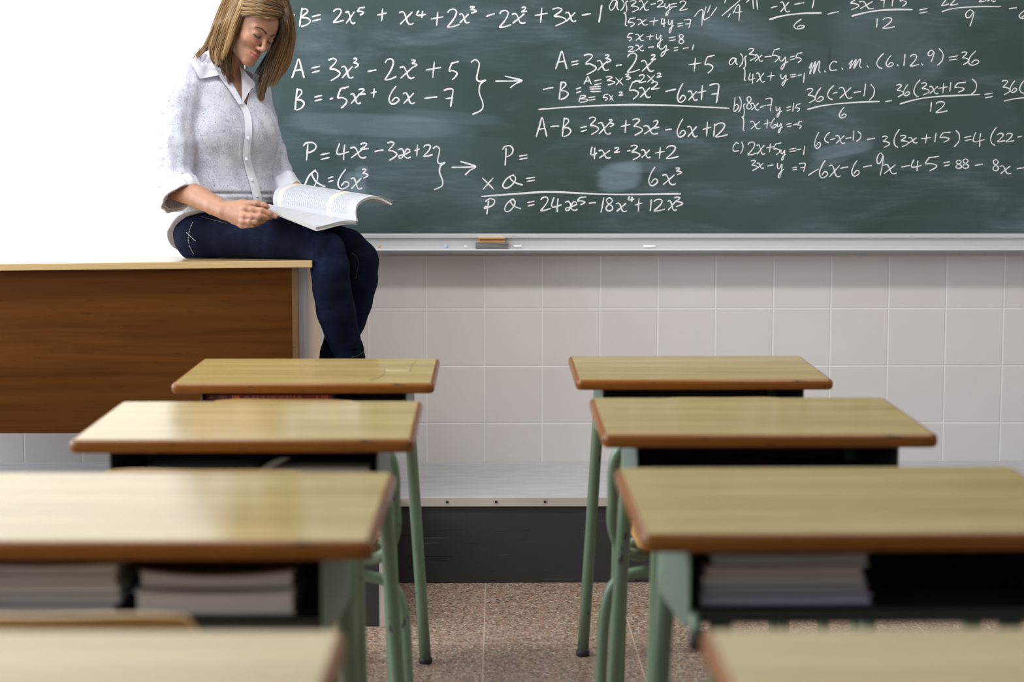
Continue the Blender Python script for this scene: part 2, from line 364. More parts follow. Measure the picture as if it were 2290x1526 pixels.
# chalk writing ---------------------------------------------------
G = {
 '1': [[(.75, 0), (.55, .5), (.3, 1)]],
 '2': [[(0, .2), (.2, .04), (.55, 0), (.74, .14), (.62, .42), (.32, .72), (.03, .96), (.1, 1), (.5, .96), (1, .84)]],
 '3': [[(0, .07), (.4, 0), (.7, .06), (.6, .2), (.16, .45), (.55, .48), (1, .62), (.9, .78), (.22, 1)]],
 '4': [[(.28, 0), (.08, .4), (.06, .6), (.3, .66), (1, .5)], [(.66, .08), (.6, .5), (.58, 1)]],
 '5': [[(.36, .08), (.12, .5), (.45, .5), (.82, .62), (.74, .8), (.38, 1)], [(.3, .1), (.7, .05), (1, 0)]],
 '6': [[(.72, 0), (.3, .32), (.02, .7), (.16, .95), (.5, 1), (.95, .84), (.92, .68), (.6, .66), (.3, .86)]],
 '7': [[(0, .1), (.5, .02), (.95, .06), (.9, .4), (.72, 1)], [(.2, .55), (1, .5)]],
 '8': [[(.85, .12), (.5, 0), (.15, .15), (.3, .4), (.8, .62), (.9, .85), (.5, 1), (.1, .86), (.25, .6), (.75, .35), (.9, .15)]],
 '9': [[(.95, .14), (.55, 0), (.1, .2), (.12, .44), (.5, .44), (.95, .14), (.8, .55), (.5, 1)]],
 'A': [[(0, 1), (.3, .45), (.55, 0), (.78, .5), (1, 1)], [(.16, .62), (.82, .56)]],
 'B': [[(.3, 0), (.16, .5), (.08, 1)], [(.2, .1), (.6, .06), (.74, .22), (.25, .5), (.7, .54), (1, .7), (.7, .9), (.2, 1)]],
 'P': [[(.35, .1), (.3, .55), (.24, 1)], [(0, .2), (.2, .04), (.7, 0), (1, .18), (.85, .42), (.36, .58)]],
 'p': [[(.4, .12), (.32, .5), (.2, 1)], [(.05, .2), (.5, 0), (1, .1), (.8, .42), (.0, .62), (.1, .5), (.36, .5)]],
 'Q': [[(.56, 0), (.24, .25), (.02, .72), (.1, .98), (.34, .9), (.6, .5), (.62, .16), (.46, .06), (.36, .2), (.52, .5), (.75, .66), (1, .76)]],
 'x': [[(0, .1), (.26, .02), (.42, .3), (.58, .85), (.78, 1), (1, .9)], [(.92, .02), (.5, .5), (.06, 1)]],
 'X': [[(0, 0), (1, 1)], [(.95, 0), (.05, 1)]],
 'w': [[(0, .15), (.25, .02), (.42, .3), (.5, .8), (.75, 1), (1, .86)], [(.95, .2), (.7, .05), (.5, .45), (.3, .95), (.08, .98), (.1, .75), (.5, .62), (.98, .3)]],
 'y': [[(.1, 0), (.1, .3), (.35, .38), (.72, .05)], [(.72, .05), (.7, .4), (.5, .85), (.28, 1), (.25, .82), (.5, .6), (1, .42)]],
 'a': [[(.78, .1), (.42, 0), (.05, .55), (.15, 1), (.5, .75), (.8, .1), (.8, .75), (1, .98)]],
 'b': [[(.35, 0), (.12, .9), (.4, 1), (.95, .72), (.7, .5), (.2, .66)]],
 'c': [[(.95, .12), (.5, .0), (.05, .5), (.2, .95), (.95, .9)]],
 'm': [[(.05, .55), (.3, .1), (.1, 1), (.5, .15), (.58, .12), (.42, .95), (.8, .08), (.92, .06), (.85, .7), (1, .9)]],
 '.': [[(.2, 0), (.8, 1)]],
 '(': [[(1, 0), (.4, .28), (.05, .62), (.25, .88), (.8, 1)]],
 ')': [[(.3, 0), (.95, .3), (.8, .7), (0, 1)]],
 '{': [[(1, 0), (.5, .06), (.7, .3), (.5, .46), (.05, .5), (.45, .56), (.5, .8), (.35, .96), (.8, 1)]],
 '[': [[(.9, 0), (.4, .1), (.6, .5), (.1, 1)]], 
 'l': [[(.4, 0), (.15, .6), (.3, .9), (1, 1)]],
 '}': [[(0, .05), (.3, 0), (.57, .07), (.45, .25), (.4, .35), (.6, .4), (1, .375), (.65, .45), (.57, .6), (.82, .8), (.72, .92), (.1, 1)]],
 '=': [[(0, .32), (1, 0)], [(.06, 1), (1, .68)]],
 '3=': [[(0, .2), (1, 0)], [(.02, .55), (1, .45)], [(.05, .95), (1, .95)]],
 '+': [[(0, .52), (1, .36)], [(.56, 0), (.46, 1)]],
 '-': [[(0, .85), (.5, .4), (1, .1)]],
 '>': [[(0, .43), (.55, .42), (1, .38)], [(.36, 0), (.66, .16), (1, .38), (.75, .66), (.56, 1)]],
}
CROPS = {'A': (600, 0, 4.58), 'B': (600, 280, 4.58), 'C': (1040, 80, 3.634), 'D': (1600, 80, 3.319), 'E': (1040, 0, 3.47), 'F': (1660, 0, 3.635)}
# every equation: crop, stroke width (photo px), then glyph, x0, y0, x1, y1 (crop pixels) ; '/' = free polyline
EQ = [
 ('A', 4.6, '- 225 148 272 165;B 312 80 432 272;= 445 150 538 217;2 668 92 775 228;x 790 118 890 242;5 905 75 990 155;+ 1115 88 1215 215;x 1340 118 1490 250;4 1515 108 1615 185;+ 1665 120 1793 265;2 1835 95 1960 278;x 1955 140 2062 235;3 2062 68 2128 135'),
 ('E', 4.6, '- 163 103 232 134;2 268 82 358 212;x 362 105 470 182;2 440 55 482 92;+ 540 60 640 178;3 678 62 780 202;x 778 95 862 168;- 905 105 978 122;1 1025 38 1072 175'),
 ('A', 4.8, 'A 243 605 368 800;= 440 678 530 745;3 615 600 730 828;x 748 678 872 800;3 872 598 920 698;- 1015 715 1107 738;2 1195 605 1312 818;x 1345 682 1497 803;3 1467 615 1520 690;+ 1612 632 1770 798;5 1840 630 1950 818'),
 ('A', 4.8, 'B 268 905 368 1130;= 470 978 552 1035;- 628 1003 665 1022;5 697 888 825 1110;x 840 960 948 1062;2 925 912 998 970;+ 1050 905 1112 1000;6 1235 882 1338 1065;x 1378 950 1502 1062;- 1598 990 1730 1012;7 1795 908 1895 1095'),
 ('A', 4.8, '} 2075 612 2225 1172'),
 ('C', 4.4, '> 245 328 462 425'),
 ('B', 4.4, 'P 360 178 490 362;= 530 285 628 352;4 695 185 828 358;x 838 225 1005 337;2 945 185 1030 248;- 1088 252 1182 275;3 1218 172 1313 362;w 1330 240 1460 338;+ 1495 198 1552 322;2 1590 203 1685 320'),
 ('B', 4.4, 'Q 370 458 585 685;= 610 528 668 583;6 712 450 828 652;x 843 540 962 655;3 960 450 1018 545'),
 ('B', 4.4, '} 1685 218 1808 662'),
 ('B', 4.4, '> 1878 372 2125 512'),
 ('C', 4.2, 'A 735 125 828 272;= 862 203 922 240;3 965 150 1062 318;x 1070 200 1168 282;3 1138 155 1182 222;- 1225 235 1275 245;2 1320 142 1420 298;x 1430 200 1537 290;2 1512 155 1552 195;+ 1812 180 1920 292;5 1938 158 2028 305'),
 ('C', 3.4, 'A 965 332 1025 395;= 1045 355 1110 400;3 1143 332 1215 402;X 1222 340 1285 402;3 1300 312 1343 358;- 1365 360 1410 378;2 1412 318 1472 380;X 1478 318 1545 380;2 1560 305 1602 335'),
 ('C', 4.2, '- 633 418 720 442;B 760 370 838 518;= 900 420 945 465;3= 1010 410 1105 455;5 1325 365 1425 518;x 1415 420 1510 502;2 1515 375 1580 435;- 1628 432 1715 458;6 1725 385 1790 540;x 1810 448 1890 525;+ 1885 402 1962 525;7 1985 388 2065 548'),
 ('C', 3.2, 'B 918 482 1000 542;= 1003 495 1060 525;5 1117 475 1165 528;X 1170 480 1205 528;2 1250 458 1287 485'),
 ('C', 4.8, '/ 595 600 850 580 1250 562 1500 562 1800 572 2150 590'),
 ('C', 4.2, 'A 578 665 665 822;- 692 732 765 742;B 785 665 860 822;= 937 735 990 780;3 1008 662 1082 805;x 1080 705 1185 800;3 1168 682 1205 740;+ 1265 682 1342 790;3 1360 675 1440 810;x 1448 730 1565 800;2 1530 690 1578 752;- 1628 758 1680 768;6 1722 675 1790 822;x 1805 735 1890 822;+ 1930 700 2000 820;1 2014 715 2034 822;2 2035 710 2135 822'),
 ('C', 4.2, 'P 305 895 390 1055;= 437 968 508 1005'),
 ('C', 4.2, '4 1018 900 1075 1005;x 1085 930 1185 995;2 1215 910 1260 948;- 1318 932 1345 940;3 1345 890 1420 1010;x 1430 925 1508 992;+ 1540 905 1625 1000;2 1635 895 1735 998'),
 ('C', 4.2, 'X 140 1155 235 1250;Q 305 1130 470 1240;= 495 1150 568 1185'),
 ('C', 4.2, '6 1492 1065 1565 1218;x 1602 1128 1712 1212;3 1712 1075 1757 1130'),
 ('C', 5.2, '/ 130 1307 420 1285 700 1270 1100 1288 1400 1290 1755 1285'),
 ('C', 4.2, 'p 160 1325 240 1452;Q 320 1325 455 1432;= 505 1345 565 1385;2 615 1312 695 1422;4 700 1312 785 1435;w 812 1345 915 1420;5 905 1310 985 1375;- 1005 1355 1065 1365;1 1090 1315 1140 1437;8 1140 1318 1205 1425;x 1225 1360 1315 1430;4 1325 1305 1375 1350;+ 1380 1320 1440 1430;1 1498 1330 1520 1425;2 1535 1330 1625 1425;x 1645 1340 1720 1420;3 1700 1312 1765 1390'),
 ('E', 3.2, 'a 1118 0 1195 80;) 1205 -5 1235 85;{ 1230 8 1266 200;3 1280 5 1345 95;x 1350 5 1425 80;- 1440 26 1480 38;2 1490 5 1550 55;y 1545 25 1605 122;= 1590 25 1645 58;2 1665 8 1728 80'),
 ('E', 3.2, '5 1258 138 1325 208;x 1335 148 1415 195;+ 1430 135 1500 200;4 1520 140 1560 210;y 1575 150 1620 255;= 1645 178 1692 205;7 1695 150 1752 218'),
 ('E', 3.2, '/ 1780 130 1815 85 1845 80 1840 140 1838 200;/ 1870 50 1850 150 1900 130;/ 1880 100 1905 40;/ 1905 125 1955 55;/ 1990 125 2060 65 2135 0;/ 2040 135 2060 105;/ 2080 105 2110 45 2130 50 2125 165;/ 2095 100 2150 90;/ 2015 25 2022 -10;/ 2180 20 2215 -10'),
 ('E', 3.2, '5 1255 258 1300 320;x 1320 265 1390 315;+ 1405 262 1465 310;y 1480 265 1535 365;= 1580 285 1635 318;8 1655 268 1700 338'),
 ('E', 3.2, '2 1265 362 1315 402;x 1320 350 1388 395;- 1420 362 1465 370;y 1500 345 1585 437;= 1618 365 1655 395;- 1690 370 1735 378;1 1755 345 1778 390'),
 ('D', 3.2, 'a 100 165 165 215;) 175 130 205 232;{ 205 150 232 332;3 243 95 300 185;x 290 140 352 190;- 365 150 418 160;5 415 95 478 195;y 470 150 540 250;= 550 150 590 180;5 590 125 645 200'),
 ('D', 3.2, '4 245 275 295 355;x 300 275 365 345;+ 385 270 438 335;y 480 285 540 372;= 553 285 600 308;- 610 288 640 298;1 648 275 664 350'),
 ('D', 3.4, 'm 690 190 780 285;. 805 260 822 272;c 845 190 905 260;. 932 238 950 252;m 985 175 1085 245;. 1118 222 1140 236;( 1195 130 1250 245;6 1265 145 1320 230;. 1348 212 1358 226;1 1392 135 1412 225;2 1445 140 1510 225;. 1525 205 1542 220;9 1575 108 1625 195;) 1645 95 1690 222;= 1730 150 1800 182;3 1825 120 1880 215;6 1875 112 1955 218'),
 ('D', 3.4, '3 678 392 740 500;6 740 385 800 488;( 830 368 880 475;- 870 418 905 432;x 915 382 1015 465;- 1025 412 1080 426;1 1092 355 1122 450;) 1140 360 1180 480'),
 ('D', 4.0, '/ 680 548 780 522 900 506 1060 494 1220 488'),
 ('D', 3.4, '6 918 530 970 610;- 1260 480 1310 492;= 1995 425 2060 462;1 1592 492 1606 565;2 1635 490 1722 570'),
 ('D', 3.4, '3 1340 362 1395 455;6 1395 362 1440 445;( 1470 325 1520 455;3 1525 350 1585 442;x 1585 375 1655 430;+ 1655 350 1725 430;1 1732 345 1752 415;5 1765 345 1860 420;) 1890 320 1938 442'),
 ('D', 4.0, '/ 1367 507 1480 475 1600 456 1780 444 1965 437'),
 ('D', 3.4, '3 2125 332 2185 440;6 2185 335 2235 420;( 2255 325 2300 430;/ 2140 485 2220 468 2320 458'),
 ('D', 3.2, 'b 132 455 172 560;) 170 452 192 568;{ 196 505 222 705;8 228 452 270 545;x 262 500 325 552;- 328 515 372 538;7 370 462 420 560;y 445 525 492 605;= 525 525 560 558;1 568 500 584 565;5 590 505 630 565'),
 ('D', 3.2, 'x 258 635 335 692;+ 358 620 408 690;6 410 610 452 685;y 455 645 500 720;= 525 650 565 678;- 575 655 605 664;5 606 635 642 690'),
 ('D', 3.2, 'c 128 795 175 860;) 185 785 205 875;2 240 790 310 885;x 305 810 368 880;+ 375 800 432 865;5 425 795 488 885;y 482 845 525 925;= 545 835 600 862;- 600 840 638 850;1 648 820 666 885'),
 ('D', 3.2, '3 262 925 310 1002;x 305 945 360 985;- 385 958 430 970;y 455 945 508 1055;= 568 975 605 998;7 618 945 668 1010'),
 ('D', 3.4, '6 735 715 780 835;( 808 715 850 795;- 850 762 890 774;x 890 740 962 800;- 965 755 1010 765;1 1018 705 1030 780;) 1045 710 1080 785;- 1122 760 1185 774;3 1238 745 1290 830;( 1322 695 1365 830;3 1370 740 1430 825;x 1430 755 1500 797;+ 1525 730 1600 800;1 1620 720 1642 790;5 1655 715 1748 792;) 1770 700 1812 825;= 1845 745 1900 780;4 1908 715 1998 825;( 2040 680 2085 815;2 2090 725 2150 788;2 2155 725 2218 788;- 2240 745 2275 756'),
 ('D', 3.6, '/ 688 1038 720 1015 765 990;6 770 925 832 1055;x 840 960 930 1048;- 925 972 985 988;6 1010 925 1068 1042;- 1095 962 1160 978;9 1195 870 1248 1038;x 1245 955 1345 1025;- 1378 962 1445 978;4 1450 920 1530 1005;5 1545 895 1660 1003;= 1690 935 1740 968;8 1780 925 1830 985;8 1830 915 1882 985;- 1925 952 1985 966;8 2055 920 2105 1003;x 2110 965 2195 1025;- 2235 978 2300 990'),
 ('F', 3.4, '/ 85 -10 90 75;/ 115 -10 125 80;- 232 48 285 68;x 305 15 385 98;- 422 20 505 40;1 558 -10 592 68'),
 ('F', 4.6, '/ 218 160 300 135 400 118 520 108 645 106'),
 ('F', 3.4, '6 418 155 505 235;- 690 92 785 122;1 1086 150 1102 225;2 1140 145 1240 230;= 1435 70 1505 108'),
 ('F', 3.4, '3 868 -20 945 80;x 950 10 1070 72;+ 1120 -50 1185 62;1 1210 -40 1232 52;5 1275 -40 1345 52'),
 ('F', 4.6, '/ 888 132 990 105 1100 86 1240 78 1385 78'),
 ('F', 3.4, '2 1618 -40 1680 45;2 1690 -40 1755 42;2 1925 -50 1985 15;x 1985 -40 2060 12;/ 1620 95 1700 72 1800 60 1950 54 2105 55;9 1812 80 1885 215;- 2165 62 2230 74;6 2250 80 2320 150'),
]
_n = NT('white_chalk'); _n.set(Base_Color=_n.ramp(_n.noise(_n.geo(), 260, 2), [(.3, (.62, .64, .67)), (.6, (.84, .85, .88))]), Roughness=.95, Specular_IOR_Level=.1); M['chalk'] = _n.m
SK_N = [0]
def stroke_geo(pts, wpx):
    P = catmull(pts, 7) if len(pts) > 2 else np.array([pts[0] + (np.array(pts[1]) - pts[0]) * t for t in np.linspace(0, 1, 5)])
    Q = np.array([at(a, b, BY) for a, b in P]); T = np.gradient(Q, axis=0); T /= np.linalg.norm(T, axis=1)[:, None] + 1e-9
    S = np.stack([-T[:, 2], 0 * T[:, 0], T[:, 0]], 1); w = wpx / FPX * BY / 2; n = len(Q)
    w = w * (1 + .18 * np.sin(np.linspace(0, 9, n) + random.random() * 6)) * np.where((np.arange(n) == 0) | (np.arange(n) == n - 1), .55, 1)
    V = []; F = []; SK_N[0] += 1; dep = -.0004 - .00002 * (SK_N[0] % 31)
    for i in range(n):
        for s in (-1, -.33, .33, 1): V.append(Q[i] + S[i] * w[i] * s + np.array([0, dep - .00025 * i / n, 0]))
    for i in range(n - 1):
        for k in range(3): F.append((4 * i + k, 4 * i + k + 1, 4 * i + k + 5, 4 * i + k + 4))
    return V, F
for crop, wpx, spec in EQ:
    ox, oy, sc = CROPS[crop]; parts = []
    for item in spec.split(';'):
        q = item.split(); nums = list(map(float, q[1:]))
        if q[0] == '/': strokes = [[np.array([ox + nums[i] / sc, oy + nums[i + 1] / sc]) for i in range(0, len(nums), 2)]]
        else:
            x0, y0, x1, y1 = nums
            strokes = [[np.array([ox + (x0 + a * (x1 - x0)) / sc, oy + (y0 + b * (y1 - y0)) / sc]) for a, b in s] for s in G[q[0]]]
        for s in strokes: parts.append(stroke_geo(s, wpx * .72))
    V, F = merge_geo(parts); loc(meshobj('chalk_lettering', V, F, M['chalk'], cb), cb)
# ------------------------------------------------------------------ pupils' desks
DW, DD, TZ, TILT = .60, .398, .765, .0449
def rounded_rect(hx, hy, r, seg=6):
    P = []
    for cx, cy, a0 in ((hx - r, hy - r, 0), (-hx + r, hy - r, PI / 2), (-hx + r, -hy + r, PI), (hx - r, -hy + r, 1.5 * PI)):
        for k in range(seg + 1):
            a = a0 + k * PI / 2 / seg; P.append((cx + r * math.cos(a), cy + r * math.sin(a)))
    return P
def rounded_slab(hx, hy, r, z0, z1, bev, tilt=0):
    """closed slab with rounded plan corners and a rounded rim"""
    rings = []
    for k in range(5):
        a = k * PI / 8; rings.append((bev * (1 - math.sin(a)), z0 + bev * (1 - math.cos(a))))
    rings = [(bev * (1 - math.sin(k * PI / 8)), z0 + bev * (1 - math.cos(k * PI / 8))) for k in range(5)] + [(bev * (1 - math.cos(k * PI / 8)), z1 - bev * (1 - math.sin(k * PI / 8))) for k in range(5)]
    V = []; n = 0
    for ins, z in rings:
        R = rounded_rect(hx - ins, hy - ins, max(r - ins, .001)); n = len(R)
        V += [(x, y, z + tilt * y) for x, y in R]
    F = [tuple(range(n - 1, -1, -1)), tuple((len(rings) - 1) * n + k for k in range(n))]
    for i in range(len(rings) - 1):
        for k in range(n): F.append((i * n + k, i * n + (k + 1) % n, (i + 1) * n + (k + 1) % n, (i + 1) * n + k))
    return V, F
def shade(o, ang=40):
    o.data.polygons.foreach_set('use_smooth', [True] * len(o.data.polygons)); o.data.set_sharp_from_angle(angle=math.radians(ang)); return o
def make_desk():
    d = empty('school_desk')
    V, F = rounded_slab(DW / 2 - .009, DD / 2 - .009, .006, TZ - .003, TZ + .0006, .0004, TILT)
    top = meshobj('tabletop', V, F, M['top'], d)
    V, F = rounded_slab(DW / 2, DD / 2, .016, TZ - .024, TZ, .0085, TILT)
    shade(meshobj('edge_band', V, F, M['edge'], top))
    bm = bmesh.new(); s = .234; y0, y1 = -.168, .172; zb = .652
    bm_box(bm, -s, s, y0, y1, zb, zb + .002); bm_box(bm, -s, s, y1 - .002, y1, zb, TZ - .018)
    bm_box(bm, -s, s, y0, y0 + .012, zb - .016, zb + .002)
    bm_box(bm, -s + .0002, -s + .0015, y0 + .001, y1, zb, TZ - .033); bm_box(bm, s - .0015, s - .0002, y0 + .001, y1, zb, TZ - .033)  # dark inner sheets paint shade over the side panels' inner faces
    bmobj('shelf_box', bm, M['boxshade'], d)
    for sx in (-1, 1):
        x0, x1 = sx * s, sx * (s + .002)
        pr = [(y0, zb - .018), (y0 + .05, .618), (.085, .60), (y1, .598), (y1, TZ - .0165), (y0, TZ - .0325)]
        n = len(pr); V = [(x0, a, b) for a, b in pr] + [(x1, a, b) for a, b in pr]
        F = [tuple(range(n)), tuple(range(2 * n - 1, n - 1, -1))] + [(i, n + i, n + (i + 1) % n, (i + 1) % n) for i in range(n)]
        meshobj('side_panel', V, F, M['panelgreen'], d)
    for sx in (-1, 1):
        for (xt, zt, xf, yy) in ((.218, .73, .2615, .152), (.188, .653, .203, -.13)):
            P = [(sx * (xt + (xf - xt) * t), yy, zt * (1 - t) + .006 * t) for t in np.linspace(0, 1, 6)]
            g = tube('leg', P, .0148, M['green'], d)
            tube('foot_cap', [(sx * xf, yy, 0), (sx * xf, yy, .002), (sx * xf, yy, .012), (sx * xf, yy, .014)], [.0155, .0172, .0172, .0155], M['rubber'], g)
    hk = tube('bag_hook', [(-.228, -.164, .6445), (-.228, -.172, .643), (-.228, -.182, .636), (-.228, -.184, .622)], .0075, M['green'], d, 10, (1, 0, 0))
    tube('foot_cap', [(-.228, -.184, .630), (-.228, -.184, .606)], .0095, M['rubber'], hk, 10, (1, 0, 0)).name = 'hook_cap'
    return d
proto = make_desk(); DESK = {}
LF4 = atz(770, 1405, TZ + TILT * .2); RF4 = atz(1572, 1402, TZ + TILT * .2)
DPOS = {'L1': (-.4464, 3.7401, .003), 'L2': (-.4484, 2.8953, .008), 'L3': (-.4515, 2.0778, -.010), 'L4': (LF4[0] - .298, LF4[1] - .199, -.01),
        'R1': (.4798, 3.8031, .0024), 'R2': (.4839, 2.9452, .0006), 'R3': (.475, 2.1162, .012), 'R4': (RF4[0] + .298, RF4[1] - .199, .012)}
DLAB = {'L1': "school desk below the seated woman's feet, red book under its top",
        'L2': 'school desk second from the platform in the left row, window glare on its top',
        'L3': 'school desk third from the platform on the left, thick papers under its pale top',
        'L4': 'blurred pale school desk nearest the camera on the left, only its far corner in frame',
        'R1': 'school desk of the right row closest to the tiled wall, dark scuffs on its edge',
        'R2': 'school desk second from the platform in the right row, whitish scuff on its top',
        'R3': 'school desk of the right row with a stack of notebooks under its top',
        'R4': 'blurred yellow school desk nearest the camera on the right, only its far corner in frame'}
for i, (k, (x, y, a)) in enumerate(DPOS.items()):
    o = proto if i == 0 else copy_tree(proto)
    o.location = (x, y, 0); o.rotation_euler = (0, 0, a); tag(o, DLAB[k], 'desk', 'school desks in two rows'); DESK[k] = o

# ------------------------------------------------------------------ chairs
def make_chair():
    c = empty('school_chair'); r = .0128
    # curved plywood back, origin on the floor under the middle of the back, pupil looks to +y
    def ply(name, prof, hw, hh, z0, par):
        n = 17; m = 9; V = []; F = []
        for side in (0, 1):
            for j in range(m):
                for i in range(n):
                    u = -1 + 2 * i / (n - 1); v = -1 + 2 * j / (m - 1)
                    q = 1 - .10 * abs(v) ** 4; x = u * hw * q; zz = v * hh * (1 - .10 * abs(u) ** 4)
                    y = prof * (u * u) - .02 * 0 + (.009 if side else 0) + .02 * (-v) * .6
                    V.append((x, y, z0 + zz))
        N = n * m
        for j in range(m - 1):
            for i in range(n - 1):
                a = j * n + i; F.append((a, a + 1, a + n + 1, a + n)); F.append((N + a, N + a + n, N + a + n + 1, N + a + 1))
        for i in range(n - 1):
            F.append((i + 1, i, N + i, N + i + 1)); a = (m - 1) * n + i; F.append((a, a + 1, N + a + 1, N + a))
        for j in range(m - 1):
            a = j * n; F.append((a, a + n, N + a + n, N + a)); a = j * n + n - 1; F.append((a + n, a, N + a, N + a + n))
        return shade(meshobj(name, V, F, M['seatwood'], par), 50)
    ply('backrest', .030, .172, .075, .680, c)
    V, F = rounded_slab(.172, .18, .035, .418, .431, .006, 0)
    st = shade(meshobj('seat', [(x, y + .20, z + (-.010 if False else 0) + .012 * max(0, (abs(x) / .172) ** 3 - .2) * 0) for x, y, z in V], F, M['seatwood'], c))
    h = .228
    hoop = [(-.10, .10, .400), (-.17, .06, .402), (-h + .02, .03, .425), (-h, .018, .475), (-h, .014, .54), (-h, .010, .60), (-h + .012, .008, .640), (-h + .045, .006, .662), (-.14, .004, .668), (0, .001, .668)]
    hoop = hoop + [(-x, y, z) for x, y, z in hoop[-2::-1]]
    tube('back_frame', catmull(hoop, 5), r, M['green'], c, 12, (0, 1, 0))
    for yy, nm in ((.075, 'rear'), (.295, 'front')):
        for s in (-1, 1):
            P = [(s * .001, yy, .362), (s * .10, yy, .362), (s * .165, yy, .360), (s * .208, yy, .345), (s * .232, yy, .305), (s * .244, yy - .008, .22), (s * .253, yy - .025, .008)]
            if nm == 'front': P = [(s * .001, yy, .388), (s * .10, yy, .388), (s * .14, yy, .384), (s * .166, yy, .365), (s * .176, yy, .33), (s * .180, yy + .01, .2), (s * .184, yy + .02, .008)]
            lg = tube('leg', catmull(P, 5), r, M['green'], c, 12, (0, 1, 0))
            e = P[-1]; tube('foot_cap', [(e[0], e[1], 0), (e[0], e[1], .016)], .0148, M['rubber'], lg, 10, (0, 1, 0))
    for s in (-1, 1): tube('seat_rail', [(s * .12, .04, .4045), (s * .12, .2, .4045), (s * .12, .37, .4045)], .0095, M['green'], c, 10)
    return c
chp = make_chair()
CH = {'L1': (-.448, 3.268, -.06, 'school chair behind the red book desk, only its pale back rim and tube showing'),
      'L2': (-.462, 2.405, -.05, 'green tube school chair between the second and third desks of the left row'),
      'L3': (-.475, 1.553, -.03, 'blurred school chair between the third desk and the nearest desk of the left row'),
      'R1': (.474, 3.295, .02, 'chipped green tube school chair with orange seat in the right row')}
for i, (k, (x, y, a, lab)) in enumerate(CH.items()):
    o = chp if i == 0 else copy_tree(chp)
    o.location = (x, y, 0); o.rotation_euler = (0, 0, a); tag(o, lab, 'chair', 'school chairs')

# ------------------------------------------------------------------ things under the desk tops
def desk_pt(k, lx, ly): 
    x, y, a = DPOS[k]; return (x + lx * math.cos(a) - ly * math.sin(a), y + lx * math.sin(a) + ly * math.cos(a))
SH = .6545
def page_mat(name, a, b):
    n = NT(name); k = n.noise(n.mapping(n.obj(), (3, 3, 900)), 1.5, 2); n.set(Base_Color=n.ramp(k, [(.3, a), (.7, b)]), Roughness=.8); return n.m
M['pages'] = page_mat('page_edges', (.42, .40, .38), (.62, .60, .58))
def book(name, k, lx, ly, w, d, h, z, cover, label, cat='book', rz=0, pages=None, spine_front=False, sag=0, group=None):
    x, y = desk_pt(k, lx, ly); b = empty(name, (x, y, z), DPOS[k][2] + rz); tag(b, label, cat, group)
    c = min(.0022, h * .12); cm = plain('cover_' + name, cover, .4)
    def sheet(nm, x0, x1, y0, y1, z0, z1, m):
        bm = bm_box(bmesh.new(), x0, x1, y0, y1, z0, z1)
        if sag:
            bmesh.ops.subdivide_edges(bm, edges=[e for e in bm.edges if abs(e.verts[0].co.x - e.verts[1].co.x) > .05], cuts=8)
            for v in bm.verts: v.co.z += sag * ((v.co.x / (w / 2)) ** 2) * ((v.co.z) / h)
        return bmobj(nm, bm, m, b)
    sheet('page_block', -w / 2 + .003, w / 2 - .003, -d / 2 + (.003 if not spine_front else .002), d / 2 - .003, c, h - c, pages or M['pages'])
    sheet('back_cover', -w / 2, w / 2, -d / 2, d / 2, 0, c, cm); sheet('front_cover', -w / 2, w / 2, -d / 2, d / 2, h - c, h, cm)
    if spine_front: return b, box('spine', -w / 2, w / 2, -d / 2 - .0015, -d / 2 + .001, 0, h, cm, b, .0006, 1)
    return b, None
# left row, first desk : a red-spined book under a dark blue one
book('workbook', 'L1', -.075, -.03, .30, .21, .045, SH, (.012, .015, .05), 'thick navy book at the bottom of the pile under the desk by the woman', spine_front=True, group='books under the desks')
b, sp = book('textbook', 'L1', -.085, -.035, .29, .21, .0235, SH + .0455, (.20, .012, .03), 'dark red textbook lying spine outward between two navy books', spine_front=True, group='books under the desks')
def spine_mark(x0, x1, z0, z1, col, nm):
    return box(nm, x0, x1, -.105 - .0023, -.105 - .0012, z0, z1, plain('spine_' + nm, col, .5), sp)
spine_mark(-.145, -.09, .0, .0235, (.10, .012, .03), 'spine_band'); spine_mark(-.080, -.067, .001, .0225, (.55, .17, .02), 'spine_patch'); spine_mark(-.0835, -.0825, .001, .0225, (.7, .6, .55), 'spine_line')
parts = []; R2 = random.Random(3)
def ticks(x0, x1, z0, z1, n):
    for q in range(n):
        xa = x0 + (x1 - x0) * q / n; w = (x1 - x0) / n
        if R2.random() < .12: continue
        bm = [(xa, z0), (xa + w * .25, z0), (xa + w * .25, z1), (xa, z1)]
        bits = [bm]
        if R2.random() < .6: bits.append([(xa, z1 - .0012), (xa + w * .7, z1 - .0012), (xa + w * .7, z1), (xa, z1)])
        if R2.random() < .5: bits.append([(xa + w * .5, z0), (xa + w * .7, z0), (xa + w * .7, z1), (xa + w * .5, z1)])
        for r in bits: parts.append(([(a, -.105 - .0024, c) for a, c in r], [(0, 1, 2, 3)]))
ticks(-.053, .055, .0160, .0212, 22); V, F = merge_geo(parts); meshobj('title_lettering', V, F, plain('lettering_cream', (.45, .2, .16), .6), sp)
parts = []; ticks(.058, .076, .0160, .0212, 4); ticks(.112, .138, .0150, .0220, 5); ticks(-.14, -.128, .0160, .0212, 3); ticks(-.118, -.095, .0160, .0212, 5); V, F = merge_geo(parts); meshobj('author_lettering', V, F, plain('lettering_orange', (.62, .25, .04), .6), sp)
book('booklet', 'L1', -.075, -.03, .30, .21, .004, SH + .0694, (.012, .015, .05), 'thin navy booklet lying on the dark red textbook', spine_front=True, group='books under the desks')
